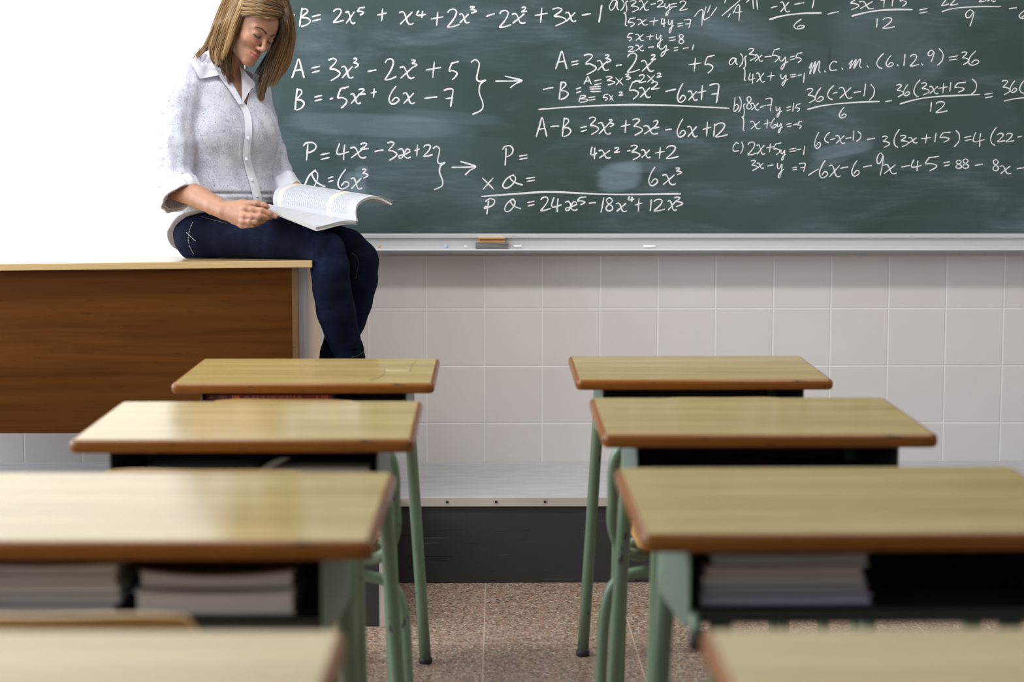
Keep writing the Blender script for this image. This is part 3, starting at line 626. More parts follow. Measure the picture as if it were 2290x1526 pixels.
# left row, second desk : a grey case and a dark bag with a strap
x, y = desk_pt('L2', .136, -.03); gb = empty('pencil_case', (x, y, SH)); tag(gb, 'grey flat case in the right half of the second left desk', 'case')
M['greycase'] = plain('grey_case', (.40, .38, .34), .5)
box('case_body', -.085, .085, -.11, .11, 0, .044, M['greycase'], gb, .006, 3); box('case_lid', -.087, .087, -.112, .112, .044, .052, M['rubber'], gb, .003, 2)
x, y = desk_pt('L2', -.075, -.02); bg = empty('schoolbag', (x, y, SH)); tag(bg, 'flat black bag with a grey strap under the second left desk', 'bag')
M['bag'] = plain('black_nylon', (.014, .014, .015), .6); M['strap'] = plain('grey_strap', (.16, .17, .17), .5)
V, F = rounded_slab(.115, .11, .03, 0, .055, .02, 0); shade(meshobj('bag_body', V, F, M['bag'], bg), 60)
P = catmull([(.145, -.128, .062), (.122, -.13, .05), (.10, -.132, .03), (.09, -.132, .004)], 6)
Vs = []; Fs = []
for i, p in enumerate(P):
    Vs += [(p[0] - .011, p[1], p[2]), (p[0] + .011, p[1], p[2]), (p[0] + .011, p[1] + .002, p[2]), (p[0] - .011, p[1] + .002, p[2])]
    if i: a = 4 * (i - 1); Fs += [(a + q, a + (q + 1) % 4, a + 4 + (q + 1) % 4, a + 4 + q) for q in range(4)]
Fs += [(0, 1, 2, 3), (len(Vs) - 1, len(Vs) - 2, len(Vs) - 3, len(Vs) - 4)]
meshobj('strap', Vs, Fs, M['strap'], bg)
# left row, third desk : a stack of notebooks and a thick pad
zz = SH
for h, col, pg, dx, lab in [(.013, (.06, .065, .12), M['pages'], -.004, 'blue-covered notebook at the bottom of the left stack under the third left desk'),
                       (.011, (.20, .21, .34), M['pages'], .003, 'lavender notebook in the left stack of the third left desk, second from the bottom'),
                       (.013, (.30, .33, .27), M['pages'], .002, 'grey-green notebook in the middle of the left stack under the third left desk'),
                       (.010, (.36, .26, .25), M['pages'], -.002, 'pinkish notebook near the top of the left stack under the third left desk')]:
    book('notebook', 'L3', -.125 + dx, -.055, .205, .19, h, zz, col, lab, 'notebook', group='notebooks under the desks', pages=pg); zz += h + .0002
book('notebook', 'L3', -.124, -.052, .2, .19, .012, zz, (.33, .32, .29), 'cream notebook topping the left stack under the third left desk', 'notebook', group='notebooks under the desks', sag=.003)
book('paper_pad', 'L3', .098, -.06, .2, .19, .027, SH, (.36, .35, .36), 'thick white paper pad in the right half of the third left desk', 'pad', sag=.004)
book('textbook', 'L3', .098, -.05, .195, .18, .018, SH + .0285, (.10, .06, .03), 'brown textbook lying on the thick white paper pad', 'book', sag=.008, group='books under the desks')
# right row, third desk : five notebooks
zz = SH
for h, w, col, dx, lab in [(.012, .222, (.30, .30, .42), .000, 'lavender notebook at the bottom of the stack in the right row desk'),
                        (.012, .215, (.22, .18, .25), -.002, 'purplish notebook second from the bottom of the stack in the right row desk'),
                        (.008, .212, (.42, .41, .38), -.004, 'pale thin notebook in the middle of the stack in the right row desk'),
                        (.012, .206, (.40, .30, .28), -.003, 'pinkish notebook second from the top of the stack in the right row desk'),
                        (.016, .205, (.24, .24, .23), .004, 'grey notebook topping the stack in the right row desk')]:
    pm = page_mat('pages_' + lab.split()[0], tuple(.62 * v + .12 for v in col), tuple(.75 * v + .22 for v in col))
    book('notebook', 'R3', -.108 + dx, -.055, w, .19, h, zz, col, lab, 'notebook', group='notebooks under the desks', pages=pm, sag=.001); zz += h + .0014
book('folder', 'R2', -.09, -.04, .22, .2, .02, SH, (.10, .025, .06), 'dark purple folder under the second right desk', 'folder', sag=.008)

# ------------------------------------------------------------------ teacher's desk
TDY, TDZ, TDR = 4.5, 1.0, -.5345           # front edge of the top, its height and right end
td = empty('teacher_desk', (-1.3, TDY + .3, PLAT_Z), label='long brown veneer teacher desk on the platform with the woman sitting on it', cat='desk')
def tloc(o): o.location = (-td.location.x, -td.location.y, -td.location.z); return o
SL = .0105                                  # the top sags a little to the left
bm = bm_box(bmesh.new(), -2.15, TDR, TDY, TDY + .62, TDZ - .0195, TDZ, .0012, 1)
for v in bm.verts: v.co.z += SL * (v.co.x - TDR)
tloc(bmobj('desktop', bm, M['tdesk_top'], td))
pz0 = at(300, 969, TDY + .03)[2]; px1 = at(655, 800, TDY + .03)[0]; px2 = at(668, 800, TDY + .03)[0]
bm = bm_box(bmesh.new(), -2.1, px1, TDY + .03, TDY + .048, pz0, TDZ - .02)
for v in bm.verts:
    if v.co.z > .8: v.co.z += SL * (v.co.x - TDR)
tloc(bmobj('front_panel', bm, M['tdesk_panel'], td))
tloc(box('corner_post', px1, px2, TDY + .028, TDY + .05, PLAT_Z + .001, TDZ - .0205, M['tdesk_post'], td))
q2 = px2 - .001
tloc(box('side_strip', px1 + .001, q2, TDY + .05, TDY + .27, PLAT_Z + .001, TDZ - .0205, M['tdesk_strip'], td))
tloc(box('side_panel', px1 + .001, q2 - .0005, TDY + .27, TDY + .6, PLAT_Z + .001, TDZ - .0205, M['tdesk_side'], td))
tloc(box('side_panel', -2.1, -2.08, TDY + .05, TDY + .6, PLAT_Z + .001, TDZ - .038, M['tdesk_side'], td))

# pencil scribbles on the first left desk top
sc = DESK['L1'].children[0]
for nm, pl in (('pencil_scribble', [(851, 815), (858, 822), (861, 830), (856, 839), (844, 846), (826, 850)]), ('pencil_scribble', [(932, 808), (926, 813), (919, 818), (918, 826), (915, 832)]), ('scratch', [(862, 829), (880, 829.5), (915, 829)])):
    x0, y0, a0 = DPOS['L1']; P = []
    for u, v in catmull(pl, 5):
        q = atz(u, v, TZ + .003)
        for _ in range(4): q = atz(u, v, TZ + .0009 + TILT * (q[1] - y0))
        P.append(((q[0] - x0) * math.cos(a0) + (q[1] - y0) * math.sin(a0), -(q[0] - x0) * math.sin(a0) + (q[1] - y0) * math.cos(a0), q[2]))
    tube(nm, P, .0005 if nm != 'scratch' else .0009, plain('graphite', (.13, .12, .11), .6) if nm != 'scratch' else plain('scratch_pale', (.62, .55, .4), .6), sc, 5)
# ------------------------------------------------------------------ the woman : distance fields meshed with surface nets
f32 = np.float32
def A3(*v): return np.array(v, f32)
def px(a): return np.array(at(a[0], a[1], a[2]), f32)
def smin(a, b, k):
    h = np.clip(.5 + .5 * (b - a) / k, 0, 1); return b + (a - b) * h - k * h * (1 - h)
def smax(a, b, k): return -smin(-a, -b, k)
def d_sph(p, c, r): return np.sqrt(((p - A3(*c)) ** 2).sum(1)) - r
def d_ell(p, c, r):
    r = A3(*r); q = (p - A3(*c)); k0 = np.sqrt(((q / r) ** 2).sum(1)); k1 = np.sqrt(((q / (r * r)) ** 2).sum(1)) + 1e-9
    return k0 * (k0 - 1) / k1
def d_cap(p, a, b, ra, rb):
    a = A3(*a); b = A3(*b); ba = b - a; pa = p - a; h = np.clip((pa @ ba) / (ba @ ba + 1e-12), 0, 1)
    return np.sqrt(((pa - h[:, None] * ba) ** 2).sum(1)) - (ra + (rb - ra) * h)
def d_chain(p, pts, k=.01):
    d = None
    for (a, ra), (b, rb) in zip(pts[:-1], pts[1:]):
        e = d_cap(p, a, b, ra, rb); d = e if d is None else smin(d, e, k)
    return d
def wob(p, sc, seed, n=5):
    r = np.random.default_rng(seed); o = np.zeros(len(p), f32)
    for _ in range(n):
        v = r.normal(size=3).astype(f32); v *= f32(sc / np.linalg.norm(v) * r.uniform(.7, 1.4)); o += np.sin(p @ v + f32(r.uniform(0, 6.28)))
    return o / n
def surface_net(f, lo, hi, h, B=8):
    lo = np.array(lo, f32); n = np.ceil((np.array(hi) - lo) / h).astype(int) + 1; n = ((n + B - 1) // B) * B; nb = n // B
    g = np.stack(np.meshgrid(*[np.arange(m) for m in nb], indexing='ij'), -1).reshape(-1, 3)
    cen = lo + ((g + .5) * B).astype(f32) * h; dc = f(cen.astype(f32))
    V = np.repeat(np.repeat(np.repeat(dc.reshape(nb), B, 0), B, 1), B, 2).astype(f32)
    act = g[np.abs(dc) < B * h * 1.35]
    loc_ = np.stack(np.meshgrid(*[np.arange(B)] * 3, indexing='ij'), -1).reshape(-1, 3)
    for s in range(0, len(act), 160):
        gi = (act[s:s + 160, None, :] * B + loc_[None]).reshape(-1, 3)
        V[gi[:, 0], gi[:, 1], gi[:, 2]] = f((lo + gi.astype(f32) * h).astype(f32))
    S = V < 0; cnt = np.zeros(n - 1, np.int8)
    sl = lambda A, o: A[o[0]:o[0] + n[0] - 1, o[1]:o[1] + n[1] - 1, o[2]:o[2] + n[2] - 1]
    cor = [(i, j, k) for i in (0, 1) for j in (0, 1) for k in (0, 1)]
    for o in cor: cnt += sl(S, o)
    cell = np.argwhere((cnt > 0) & (cnt < 8)); idx = np.full(n - 1, -1, np.int32); idx[tuple(cell.T)] = np.arange(len(cell))
    acc = np.zeros((len(cell), 3)); num = np.zeros(len(cell))
    for o in cor:
        for ax in range(3):
            if o[ax]: continue
            a = cell + o; b = a.copy(); b[:, ax] += 1
            va, vb = V[tuple(a.T)], V[tuple(b.T)]; m = (va < 0) != (vb < 0); t = np.where(m, va / (va - vb + 1e-12), 0)
            q = a.astype(float); q[:, ax] += t; acc[m] += q[m]; num += m
    P = lo + acc / num[:, None] * h; F = []
    for ax in range(3):
        u, v = [(1, 2), (2, 0), (0, 1)][ax]
        a = np.argwhere(np.take(S, range(0, n[ax] - 1), ax) != np.take(S, range(1, n[ax]), ax))
        a = a[(a[:, u] > 0) & (a[:, v] > 0) & (a[:, u] < n[u] - 1) & (a[:, v] < n[v] - 1)]
        e = np.eye(3, dtype=int); q = [a - e[u] - e[v], a - e[v], a, a - e[u]]
        q = np.stack([idx[tuple(x.T)] for x in q], 1); ins = S[tuple(a.T)]; q[~ins] = q[~ins][:, ::-1]; F.append(q[(q >= 0).all(1)])
    return P, np.concatenate(F)
def np_mesh(name, P, F, mat, parent=None, col=None):
    me = bpy.data.meshes.new(name); F = np.asarray(F); k = F.shape[1]
    me.vertices.add(len(P)); me.vertices.foreach_set('co', np.asarray(P, f32).ravel())
    me.loops.add(F.size); me.loops.foreach_set('vertex_index', F.ravel().astype(np.int32))
    me.polygons.add(len(F)); me.polygons.foreach_set('loop_start', np.arange(0, F.size, k, dtype=np.int32))
    me.update(calc_edges=True); me.polygons.foreach_set('use_smooth', np.ones(len(F), bool))
    if col is not None:
        at_ = me.color_attributes.new('tint', 'FLOAT_COLOR', 'POINT'); at_.data.foreach_set('color', np.concatenate([col, np.ones((len(col), 1))], 1).astype(f32).ravel())
    me.materials.append(mat); o = bpy.data.objects.new(name, me); link(o, parent); return o

# --- head frame (local: x her left, y forward, z up)
HS = .90
def head_frame(a, b, r):
    a, b, r = map(math.radians, (a, b, r)); f = np.array([math.cos(b) * math.sin(a), -math.cos(b) * math.cos(a), -math.sin(b)]); l = np.array([math.cos(a), math.sin(a), 0.])
    u = np.cross(l, f); u = u if u[2] > 0 else -u
    return np.array([l * math.cos(r) - u * math.sin(r), f, u * math.cos(r) + l * math.sin(r)])
HM = head_frame(47.5, 27, 15.5).astype(f32); HC = px((561, 63, 4.79))
def hw(q): return HC + HS * (np.array(q, f32) @ HM)
def hl(p): return ((p - HC) @ HM.T) / f32(HS)
def sym(q): q = q.copy(); q[:, 0] = np.abs(q[:, 0]); return q
def head_local(q0, face=True):
    q = sym(q0)
    d = d_ell(q, (0, -.012, .028), (.071, .094, .086))
    d = smin(d, d_ell(q, (0, .034, .036), (.057, .053, .054)), .02)
    d = smin(d, d_ell(q, (0, .028, -.036), (.052, .050, .070)), .025)
    d = smin(d, d_cap(q, (.044, .004, -.060), (.013, .064, -.096), .016, .013), .022)
    d = smin(d, d_sph(q, (0, .069, -.0965), .0155), .016)
    d = smin(d, d_ell(q, (.036, .053, -.028), (.021, .022, .018)), .018)
    if not face: return d * HS
    d = smax(d, -d_ell(q, (.030, .101, .002), (.0165, .019, .0115)), .012)
    d = smin(d, d_cap(q, (.010, .080, .0165), (.044, .066, .0185), .0075, .006), .013)
    d = smin(d, d_ell(q, (.031, .0690, -.0005), (.0155, .0142, .0118)), .005)
    d = smin(d, d_cap(q, (0, .078, .014), (0, .1000, -.033), .0052, .0080), .011)
    d = smin(d, d_sph(q, (0, .1020, -.0365), .0076), .007)
    d = smin(d, d_sph(q, (.021, .0665, -.030), .0155), .016)
    d = smin(d, d_ell(q, (.0098, .0915, -.0400), (.0058, .0085, .0056)), .008)
    d = smax(d, -d_ell(q, (.0055, .0985, -.0485), (.0028, .0045, .003)), .003)
    d = smin(d, d_ell(q, (0, .064, -.068), (.027, .0225, .022)), .016)
    d = smin(d, d_chain(q, [((0, .0865, -.0615), .0042), ((.007, .0862, -.0605), .0043), ((.0235, .0745, -.0628), .0018)], .003), .004)
    d = smin(d, d_chain(q, [((0, .0850, -.0705), .0055), ((.010, .0830, -.0700), .0048), ((.022, .0745, -.0640), .0018)], .003), .004)
    d = smax(d, -d_chain(q, [((0, .0925, -.0655), .0012), ((.012, .0885, -.0648), .0012), ((.026, .0765, -.0622), .001)], .002), .003)
    # lower lid crease under the lashes
    d = smax(d, -d_chain(q, [((.019, .0815, -.0055), .0009), ((.030, .0850, -.0100), .0012), ((.043, .0755, -.0060), .0009)], .002), .003)
    d = smin(d, d_ell(q, (.071, -.010, -.012), (.007, .017, .028)), .006)
    return d * HS
# --- torso
TA = math.radians(42); TF = A3(math.sin(TA), -math.cos(TA), 0); TL = A3(math.cos(TA), math.sin(TA), 0)
TORSO = [(503, 150, 4.865, .062, .055), (504, 172, 4.862, .118, .072), (505, 195, 4.86, .148, .088), (507, 240, 4.855, .152, .104), (510, 300, 4.85, .150, .116), (510, 380, 4.85, .150, .108), (511, 440, 4.855, .160, .118), (505, 490, 4.865, .166, .128), (500, 560, 4.87, .166, .13)]
_tc = np.array([px(t[:3]) for t in TORSO]); _tz = _tc[::-1, 2]
def d_torso(p, off=0.):
    z = p[:, 2]; cx = np.interp(z, _tz, _tc[::-1, 0]); cy = np.interp(z, _tz, _tc[::-1, 1])
    w = np.interp(z, _tz, [t[3] for t in TORSO][::-1]) + off; dd = np.interp(z, _tz, [t[4] for t in TORSO][::-1]) + off
    q = np.stack([p[:, 0] - cx, p[:, 1] - cy], 1); x = q @ TL[:2]; y = q @ TF[:2]
    k0 = np.sqrt((x / w) ** 2 + (y / dd) ** 2); k1 = np.sqrt((x / w ** 2) ** 2 + (y / dd ** 2) ** 2) + 1e-6
    d = np.clip(k0 * (k0 - 1) / k1, -.2, None) * .9
    return smax(d, z - _tz[-1] - off, .03).astype(f32)
def bust(p, off=0.):
    d = None
    for s, q in ((-1, (478, 300, 4.775)), (1, (566, 298, 4.845))):
        e = d_sph(p, px(q), .066 + off); d = e if d is None else np.minimum(d, e)
    return d
P_ = lambda *a: [(px(q[:3]), q[3]) for q in a]
SLV_R = P_((428, 178, 4.775, .050), (404, 228, 4.735, .055), (394, 318, 4.71, .055), (390, 388, 4.695, .051), (402, 428, 4.665, .055), (408, 452, 4.645, .058))
SLV_L = P_((572, 200, 4.95, .046), (590, 272, 4.965, .040), (608, 338, 4.955, .044), (626, 388, 4.92, .040), (640, 420, 4.89, .040), (650, 442, 4.87, .041))
ARM_R = P_((412, 215, 4.745, .026), (394, 390, 4.70, .030), (395, 421, 4.685, .036), (447, 442, 4.61, .0325), (478, 459, 4.572, .029), (502, 471, 4.547, .0262))
ARM_L = P_((585, 230, 4.95, .026), (622, 388, 4.925, .030), (660, 432, 4.86, .031), (700, 462, 4.795, .026))
def unit(*v): v = np.array(v, f32); return v / np.linalg.norm(v)
CUT_R = (px((407, 441, 4.652)), unit(.50, -.42, -.76)); CUT_L = (px((647, 431, 4.878)), unit(.55, -.45, -.72))
def d_hand_r(p):
    d = None
    for q in ([(500, 469, 4.548, .019), (522, 467.5, 4.527, .0165), (547, 467, 4.505, .0122)], [(501, 471, 4.545, .020), (546, 482, 4.5, .0122)], [(502, 473, 4.546, .020), (545, 494, 4.502, .0118)], [(504, 476, 4.548, .0185), (525, 491, 4.53, .0145), (542, 503, 4.513, .0104)]):
        e = d_chain(p, P_(*q), .004); d = e if d is None else smin(d, e, .008)
    th = d_chain(p, P_((512, 463, 4.538, .0165), (543, 456, 4.522, .0122), (574, 456, 4.512, .0098), (590, 460, 4.512, .0092), (598, 463.5, 4.514, .0072)), .006)
    d = smin(d, th, .009); fd = None
    for q in ([(547, 467, 4.503, .0118), (566, 469, 4.493, .0098), (585, 472, 4.487, .0098), (603, 478, 4.490, .0086), (617, 484, 4.496, .0072)],
              [(546, 482, 4.499, .0118), (564, 484, 4.484, .0097), (580, 484.5, 4.479, .0096), (598, 485.5, 4.492, .0083), (606, 486, 4.508, .007)],
              [(545, 494, 4.501, .0114), (560, 495, 4.488, .0095), (574, 494.5, 4.484, .0093), (588, 493, 4.497, .008), (595, 491, 4.515, .0068)],
              [(542, 503, 4.512, .0104), (554, 503.5, 4.501, .0087), (565, 502, 4.498, .0085), (577, 499.5, 4.508, .0074), (583, 497, 4.522, .0062)]):
        e = d_chain(p, P_(*q), .004); fd = e if fd is None else smin(fd, e, .0018)
    for q in ((548, 466, 4.497), (547, 482, 4.4925), (546, 494.5, 4.496)): fd = smin(fd, d_sph(p, px(q), .0085), .006)
    return smin(d, fd, .006)
def d_hand_l(p):
    d = d_chain(p, P_((700, 462, 4.795, .024), (722, 480, 4.755, .023)), .01)
    for k in range(4):
        e = d_chain(p, P_((716 + 5 * k, 482 - 3 * k, 4.745 + .012 * k, .011), (736 + 5 * k, 492 - 2.5 * k, 4.70 + .012 * k, .009), (749 + 5 * k - 3 * (k == 3), 501 - 2.5 * k, 4.665 + .012 * k, .0075)), .005); d = smin(d, e, .006)
    return smin(d, d_chain(p, P_((702, 462, 4.78, .013), (716, 474, 4.735, .0105), (728, 484, 4.71, .0085)), .006), .008)
NECK = [(hw((0, -.028, -.055)), .048), (px((508, 128, 4.835)), .047), (px((503, 168, 4.86)), .052)]
def d_head(p): return head_local(hl(p))
def d_skin_top(p):
    d = smin(d_head(p), d_chain(p, NECK, .02), .018)
    ch = smin(d_torso(p, -.012), d_cap(p, px((503, 166, 4.855)), px((532, 212, 4.81)), .045, .022), .03)
    return smin(d, ch, .03)
def d_arm_r(p): return smin(d_chain(p, ARM_R, .004), d_hand_r(p), .006)
def d_arm_l(p): return smin(d_chain(p, ARM_L, .004), d_hand_l(p), .006)
DESKZ = lambda p: TDZ + SL * (p[:, 0] - TDR) + .0006
# --- legs
LEG_R = P_((458, 522, 4.83, .082), (520, 528, 4.765, .073), (600, 534, 4.685, .0635), (680, 543, 4.605, .0565), (728, 562, 4.565, .0565), (738, 600, 4.557, .056), (742, 645, 4.56, .0555), (752, 699, 4.575, .0565), (764, 744, 4.60, .050), (779, 782, 4.63, .0445), (785, 800, 4.64, .043))
LEG_L = P_((545, 512, 4.965, .084), (640, 520, 4.87, .072), (730, 540, 4.785, .061), (775, 556, 4.745, .060), (800, 584, 4.73, .0625), (799, 626, 4.725, .061), (789, 676, 4.73, .058), (777, 716, 4.735, .055), (764, 752, 4.735, .050), (750, 790, 4.73, .045), (746, 806, 4.73, .044))
def d_legs(p, cut=None):
    r = d_chain(p, LEG_R, .006); l = d_chain(p, LEG_L, .006)
    hip = smin(d_ell(p, px((478, 520, 4.885)), (.118, .12, .088)), d_sph(p, px((452, 533, 4.82)), .074), .04)
    r = smin(r, hip, .03); l = smin(l, hip, .03)
    if cut is not None:
        hem = A3(.25, 0, -1.) / f32(1.03); r = smax(r, (p - px((790, 797, 4.62))) @ hem - .02, .002); l = smax(l, (p - px((750, 822, 4.73))) @ hem, .002)
    return smin(r, l, .006)
def desk_cut(d, p, e=0.):
    zd = DESKZ(p) + e; return smax(d, -np.maximum(np.maximum(p[:, 0] - TDR - .0015 - e, p[:, 2] - zd), zd - .0225 - 2 * e - p[:, 2]), .003)
def d_jeans(p):
    d = d_legs(p, 1)
    d = d + .0012 * wob(p, 95, 3, 6) + .0009 * wob(p * A3(.5, .5, 1.8), 190, 4, 6)
    # creases behind the knee and at the hem
    for a, b, r in (((728, 556, 4.502), (701, 590, 4.505), .0026), ((722, 572, 4.502), (706, 600, 4.503), .0022), ((797, 770, 4.60), (815, 764, 4.62), .0025), ((790, 783, 4.59), (814, 778, 4.61), .0022), ((780, 735, 4.55), (800, 728, 4.57), .002)):
        d = smax(d, -d_cap(p, px(a), px(b), r, r * .6), .006)
    return desk_cut(d, p)
def d_shin(p):   # ankles
    d = smin(d_chain(p, P_((779, 780, 4.63, .036), (790, 830, 4.66, .032), (795, 872, 4.665, .031)), .01), d_chain(p, P_((752, 780, 4.73, .036), (738, 840, 4.735, .032), (735, 878, 4.735, .031)), .01), .004)
    return d
# --- shirt
VN = [px((478, 128, 4.7)), px((541.5, 234, 4.7)), px((548, 150, 4.7)), px((520, 80, 4.7))]
def d_vneck(p):
    d = np.full(len(p), -1e3, f32)
    P2 = [v[[0, 2]] for v in VN]; sgn = 1
    for i in range(4):
        a, b = P2[i], P2[(i + 1) % 4]; e = b - a; nrm = np.array([e[1], -e[0]]); nrm /= np.linalg.norm(nrm)
        c = sum(P2) / 4
        if (c - a) @ nrm > 0: nrm = -nrm
        d = np.maximum(d, ((p[:, [0, 2]] - a) @ nrm).astype(f32))
    return np.maximum(d, p[:, 1] - 4.865)
def d_sleeves(p):
    out = []
    for ch, (c, n), sd in ((SLV_R, CUT_R, 11), (SLV_L, CUT_L, 12)):
        d = d_chain(p, ch, .008) + .0048 * wob(p * A3(1.7, 1.7, .38), 90, sd, 6) + .0020 * wob(p, 170, sd + 5, 5)
        pl_ = (p - c) @ n
        shell = np.maximum(d, -(d + .0065)); inner = pl_ + .07
        d = np.where(inner > 0, shell, np.minimum(d, np.maximum(shell, d)))
        out.append(np.maximum(d, pl_))
    return out
def d_shirt_body(p):
    d = smin(d_torso(p, .004), bust(p, .004), .05)
    q = p @ TL; 
    d = d + .0042 * wob(p * A3(1.6, 1.6, .5), 70, 21, 6) + .0022 * wob(p, 125, 22, 6)
    # blousing folds above the hem
    zz = p[:, 2]; band = np.exp(-((zz - 1.185) / .035) ** 2)
    d = d - band * .010 - .004 * np.exp(-((zz - 1.165 - .1 * wob(p, 12, 9, 3) * .1) / .006) ** 2)
    d = d + .006 * np.exp(-((zz - 1.192 + .08 * (q - q.mean()) * 0) / .005) ** 2)
    return d
def d_shirt(p):
    b = d_shirt_body(p); r, l = d_sleeves(p)
    tb = np.clip(-((p - px((505, 490, 4.865))) @ TF), 0, .2)
    b = smin(b, np.maximum(d_legs(p) - .008 - .10 * tb, p[:, 2] - 1.19), .025)
    tf = (p - px((505, 490, 4.865))) @ TF
    zc = np.where(tf < 0, 1.124 + tf * .72, 1.124 + tf * .28); zc = zc + .006 * wob(p, 40, 31, 3)
    b = np.maximum(b, (zc - p[:, 2]) * .8)
    b = smax(b, -(d_vneck(p)), .003)
    d = smin(smin(b, r, .012), l, .012)
    return d.astype(f32)
def cast(f, a, b, off=0., y0=4.35, y1=5.2):
    """first point of a distance field met by the line of sight through (a, b)"""
    v = CD + CR * (a - W0 / 2) / FPX - CU * (b - H0 / 2) / FPX; v = v / v[1]; o = np.array([0, 0, CAM_H]); y = y0; best = (1e9, y0)
    for _ in range(140):
        q = o + v * y; d = float(f(np.array([q], f32))[0]) - off
        if d < best[0]: best = (d, y)
        if d < 4e-4: return q
        y += max(d * .85, 3e-4)
        if y > y1: break
    return o + v * best[1]

PB = px((478, 577, 4.86)); PB[2] = TDZ + SL * (PB[0] - TDR)
_n = NT('skin'); _a = _n.new('ShaderNodeVertexColor', layer_name='tint'); _k = _n.noise(_n.geo(), 900, 2)
_n.set(Base_Color=_a.outputs[0], Roughness=.48, Specular_IOR_Level=.4, Subsurface_Weight=.12, Subsurface_Scale=.004)
_n.b.inputs['Subsurface Radius'].default_value = (1, .35, .2); _n.bump(_k, .03, .001); M['skin'] = _n.m
def poly_d(x, z, pts):
    d = np.full(len(x), 1e3); t_ = np.zeros(len(x)); n = len(pts) - 1
    for i in range(n):
        a = np.array(pts[i]); b = np.array(pts[i + 1]); e = b - a; h = np.clip(((x - a[0]) * e[0] + (z - a[1]) * e[1]) / (e @ e), 0, 1)
        q = np.hypot(x - a[0] - h * e[0], z - a[1] - h * e[1]); m = q < d; d = np.where(m, q, d); t_ = np.where(m, (i + h) / n, t_)
    return d, t_
def sst(x, a, b): t = np.clip((x - a) / (b - a), 0, 1); return t * t * (3 - 2 * t)
SK = np.array([.37, .188, .115])
def skin_tint(P):
    P = np.asarray(P, f32); q = hl(P); x = np.abs(q[:, 0]); y = q[:, 1]; z = q[:, 2]; front = y > .045
    c = np.tile(SK, (len(P), 1)) * (1 + .05 * wob(P, 120, 77, 5))[:, None]
    def lay(m, col):
        nonlocal c; m = np.clip(m, 0, 1)[:, None]; c = c * (1 - m) + np.array(col) * m
    lay(.40 * np.exp(-(((x - .040) / .017) ** 2 + ((z + .030) / .014) ** 2)) * front, (.52, .19, .12))
    lay(.30 * np.exp(-(((x - .031) / .017) ** 2 + ((z - .005) / .009) ** 2)) * front, (.36, .15, .10))
    up = np.interp(x, [0, .007, .0235], [-.0575, -.0568, -.0612]); lo = np.interp(x, [0, .010, .0225], [-.0765, -.0750, -.0650])
    lay(sst(z, lo - .0012, lo + .0012) * (1 - sst(z, up - .001, up + .0012)) * (x < .0245) * front * .85, (.47, .14, .125))
    mid = np.interp(x, [0, .012, .026], [-.0655, -.0648, -.0622]); lay((np.abs(z - mid) < .0011) * (x < .025) * front * .8, (.14, .035, .03))
    dl, t = poly_d(x, z, [(.0185, -.0055), (.024, -.0085), (.030, -.0100), (.036, -.0090), (.0425, -.0058)])
    lay((1 - sst(dl, .0012, .0028)) * front * .95, (.025, .016, .014))
    db, t = poly_d(x, z, [(.011, .0150), (.020, .0195), (.032, .0232), (.042, .0215), (.050, .0165)])
    w = .0038 * (1 - .75 * t); lay((1 - sst(db, w * .5, w * 1.15)) * front * .86, (.09, .048, .028))
    lay((np.hypot(q[:, 0] + .040, z + .083) < .0011) * front * .7, (.2, .09, .05))          # small mole on the jaw
    for nq, r in (((614, 483.5, 4.4885), .0062), ((593.5, 459.5, 4.5035), .006)):
        lay(sst(-np.linalg.norm(P - px(nq), axis=1), -r, -r * .7) * .6, (.62, .36, .30))
    for nq in ((548, 466, 4.49), (547, 482, 4.485), (546, 494, 4.488), (585, 472, 4.478)): lay(.30 * np.exp(-(np.linalg.norm(P - px(nq), axis=1) / .012) ** 2), (.52, .21, .13))
    return c
meshes = []
lo = np.minimum(hw((-.10, 0, 0)), hw((.10, 0, 0)))
meshes.append(surface_net(d_skin_top, (-1.02, 4.64, 1.42), (-.62, 4.99, 1.80), .0021))
meshes.append(surface_net(d_arm_r, (-1.02, 4.44, 1.08), (-.60, 4.80, 1.30), .0019))
meshes.append(surface_net(d_arm_l, (-.70, 4.62, 1.06), (-.45, 5.0, 1.30), .003))
meshes.append(surface_net(d_shin, (-.56, 4.58, .55), (-.38, 4.80, .80), .004))
def d_inner(p):
    d = smin(np.maximum(d_torso(p, -.016), px((500, 455, 4.86))[2] - p[:, 2]), d_legs(p) + .014, .01); d = smin(d, d_chain(p, NECK, .02) + .012, .03)
    for ch in (ARM_R[:3], ARM_L[:3]): d = smin(d, d_chain(p, ch, .02) + .006, .02)
    d = smin(d, d_shin(p) + .006, .01)
    return desk_cut(d, p, .004)
meshes.append(surface_net(d_inner, (-1.06, 4.50, .60), (-.32, 5.06, 1.56), .010))
Pv = np.concatenate([m[0] for m in meshes]); off = np.cumsum([0] + [len(m[0]) for m in meshes]); Fv = np.concatenate([m[1] + o for m, o in zip(meshes, off)])
person = np_mesh('person', Pv - PB, Fv, M['skin'], None, skin_tint(Pv)); person.location = tuple(PB)
tag(person, 'blonde woman in a white floral blouse and dark jeans sitting on the teacher desk reading', 'person')
def ploc(o):
    o.location = tuple(-PB) if o.parent is person else (0, 0, 0); return o

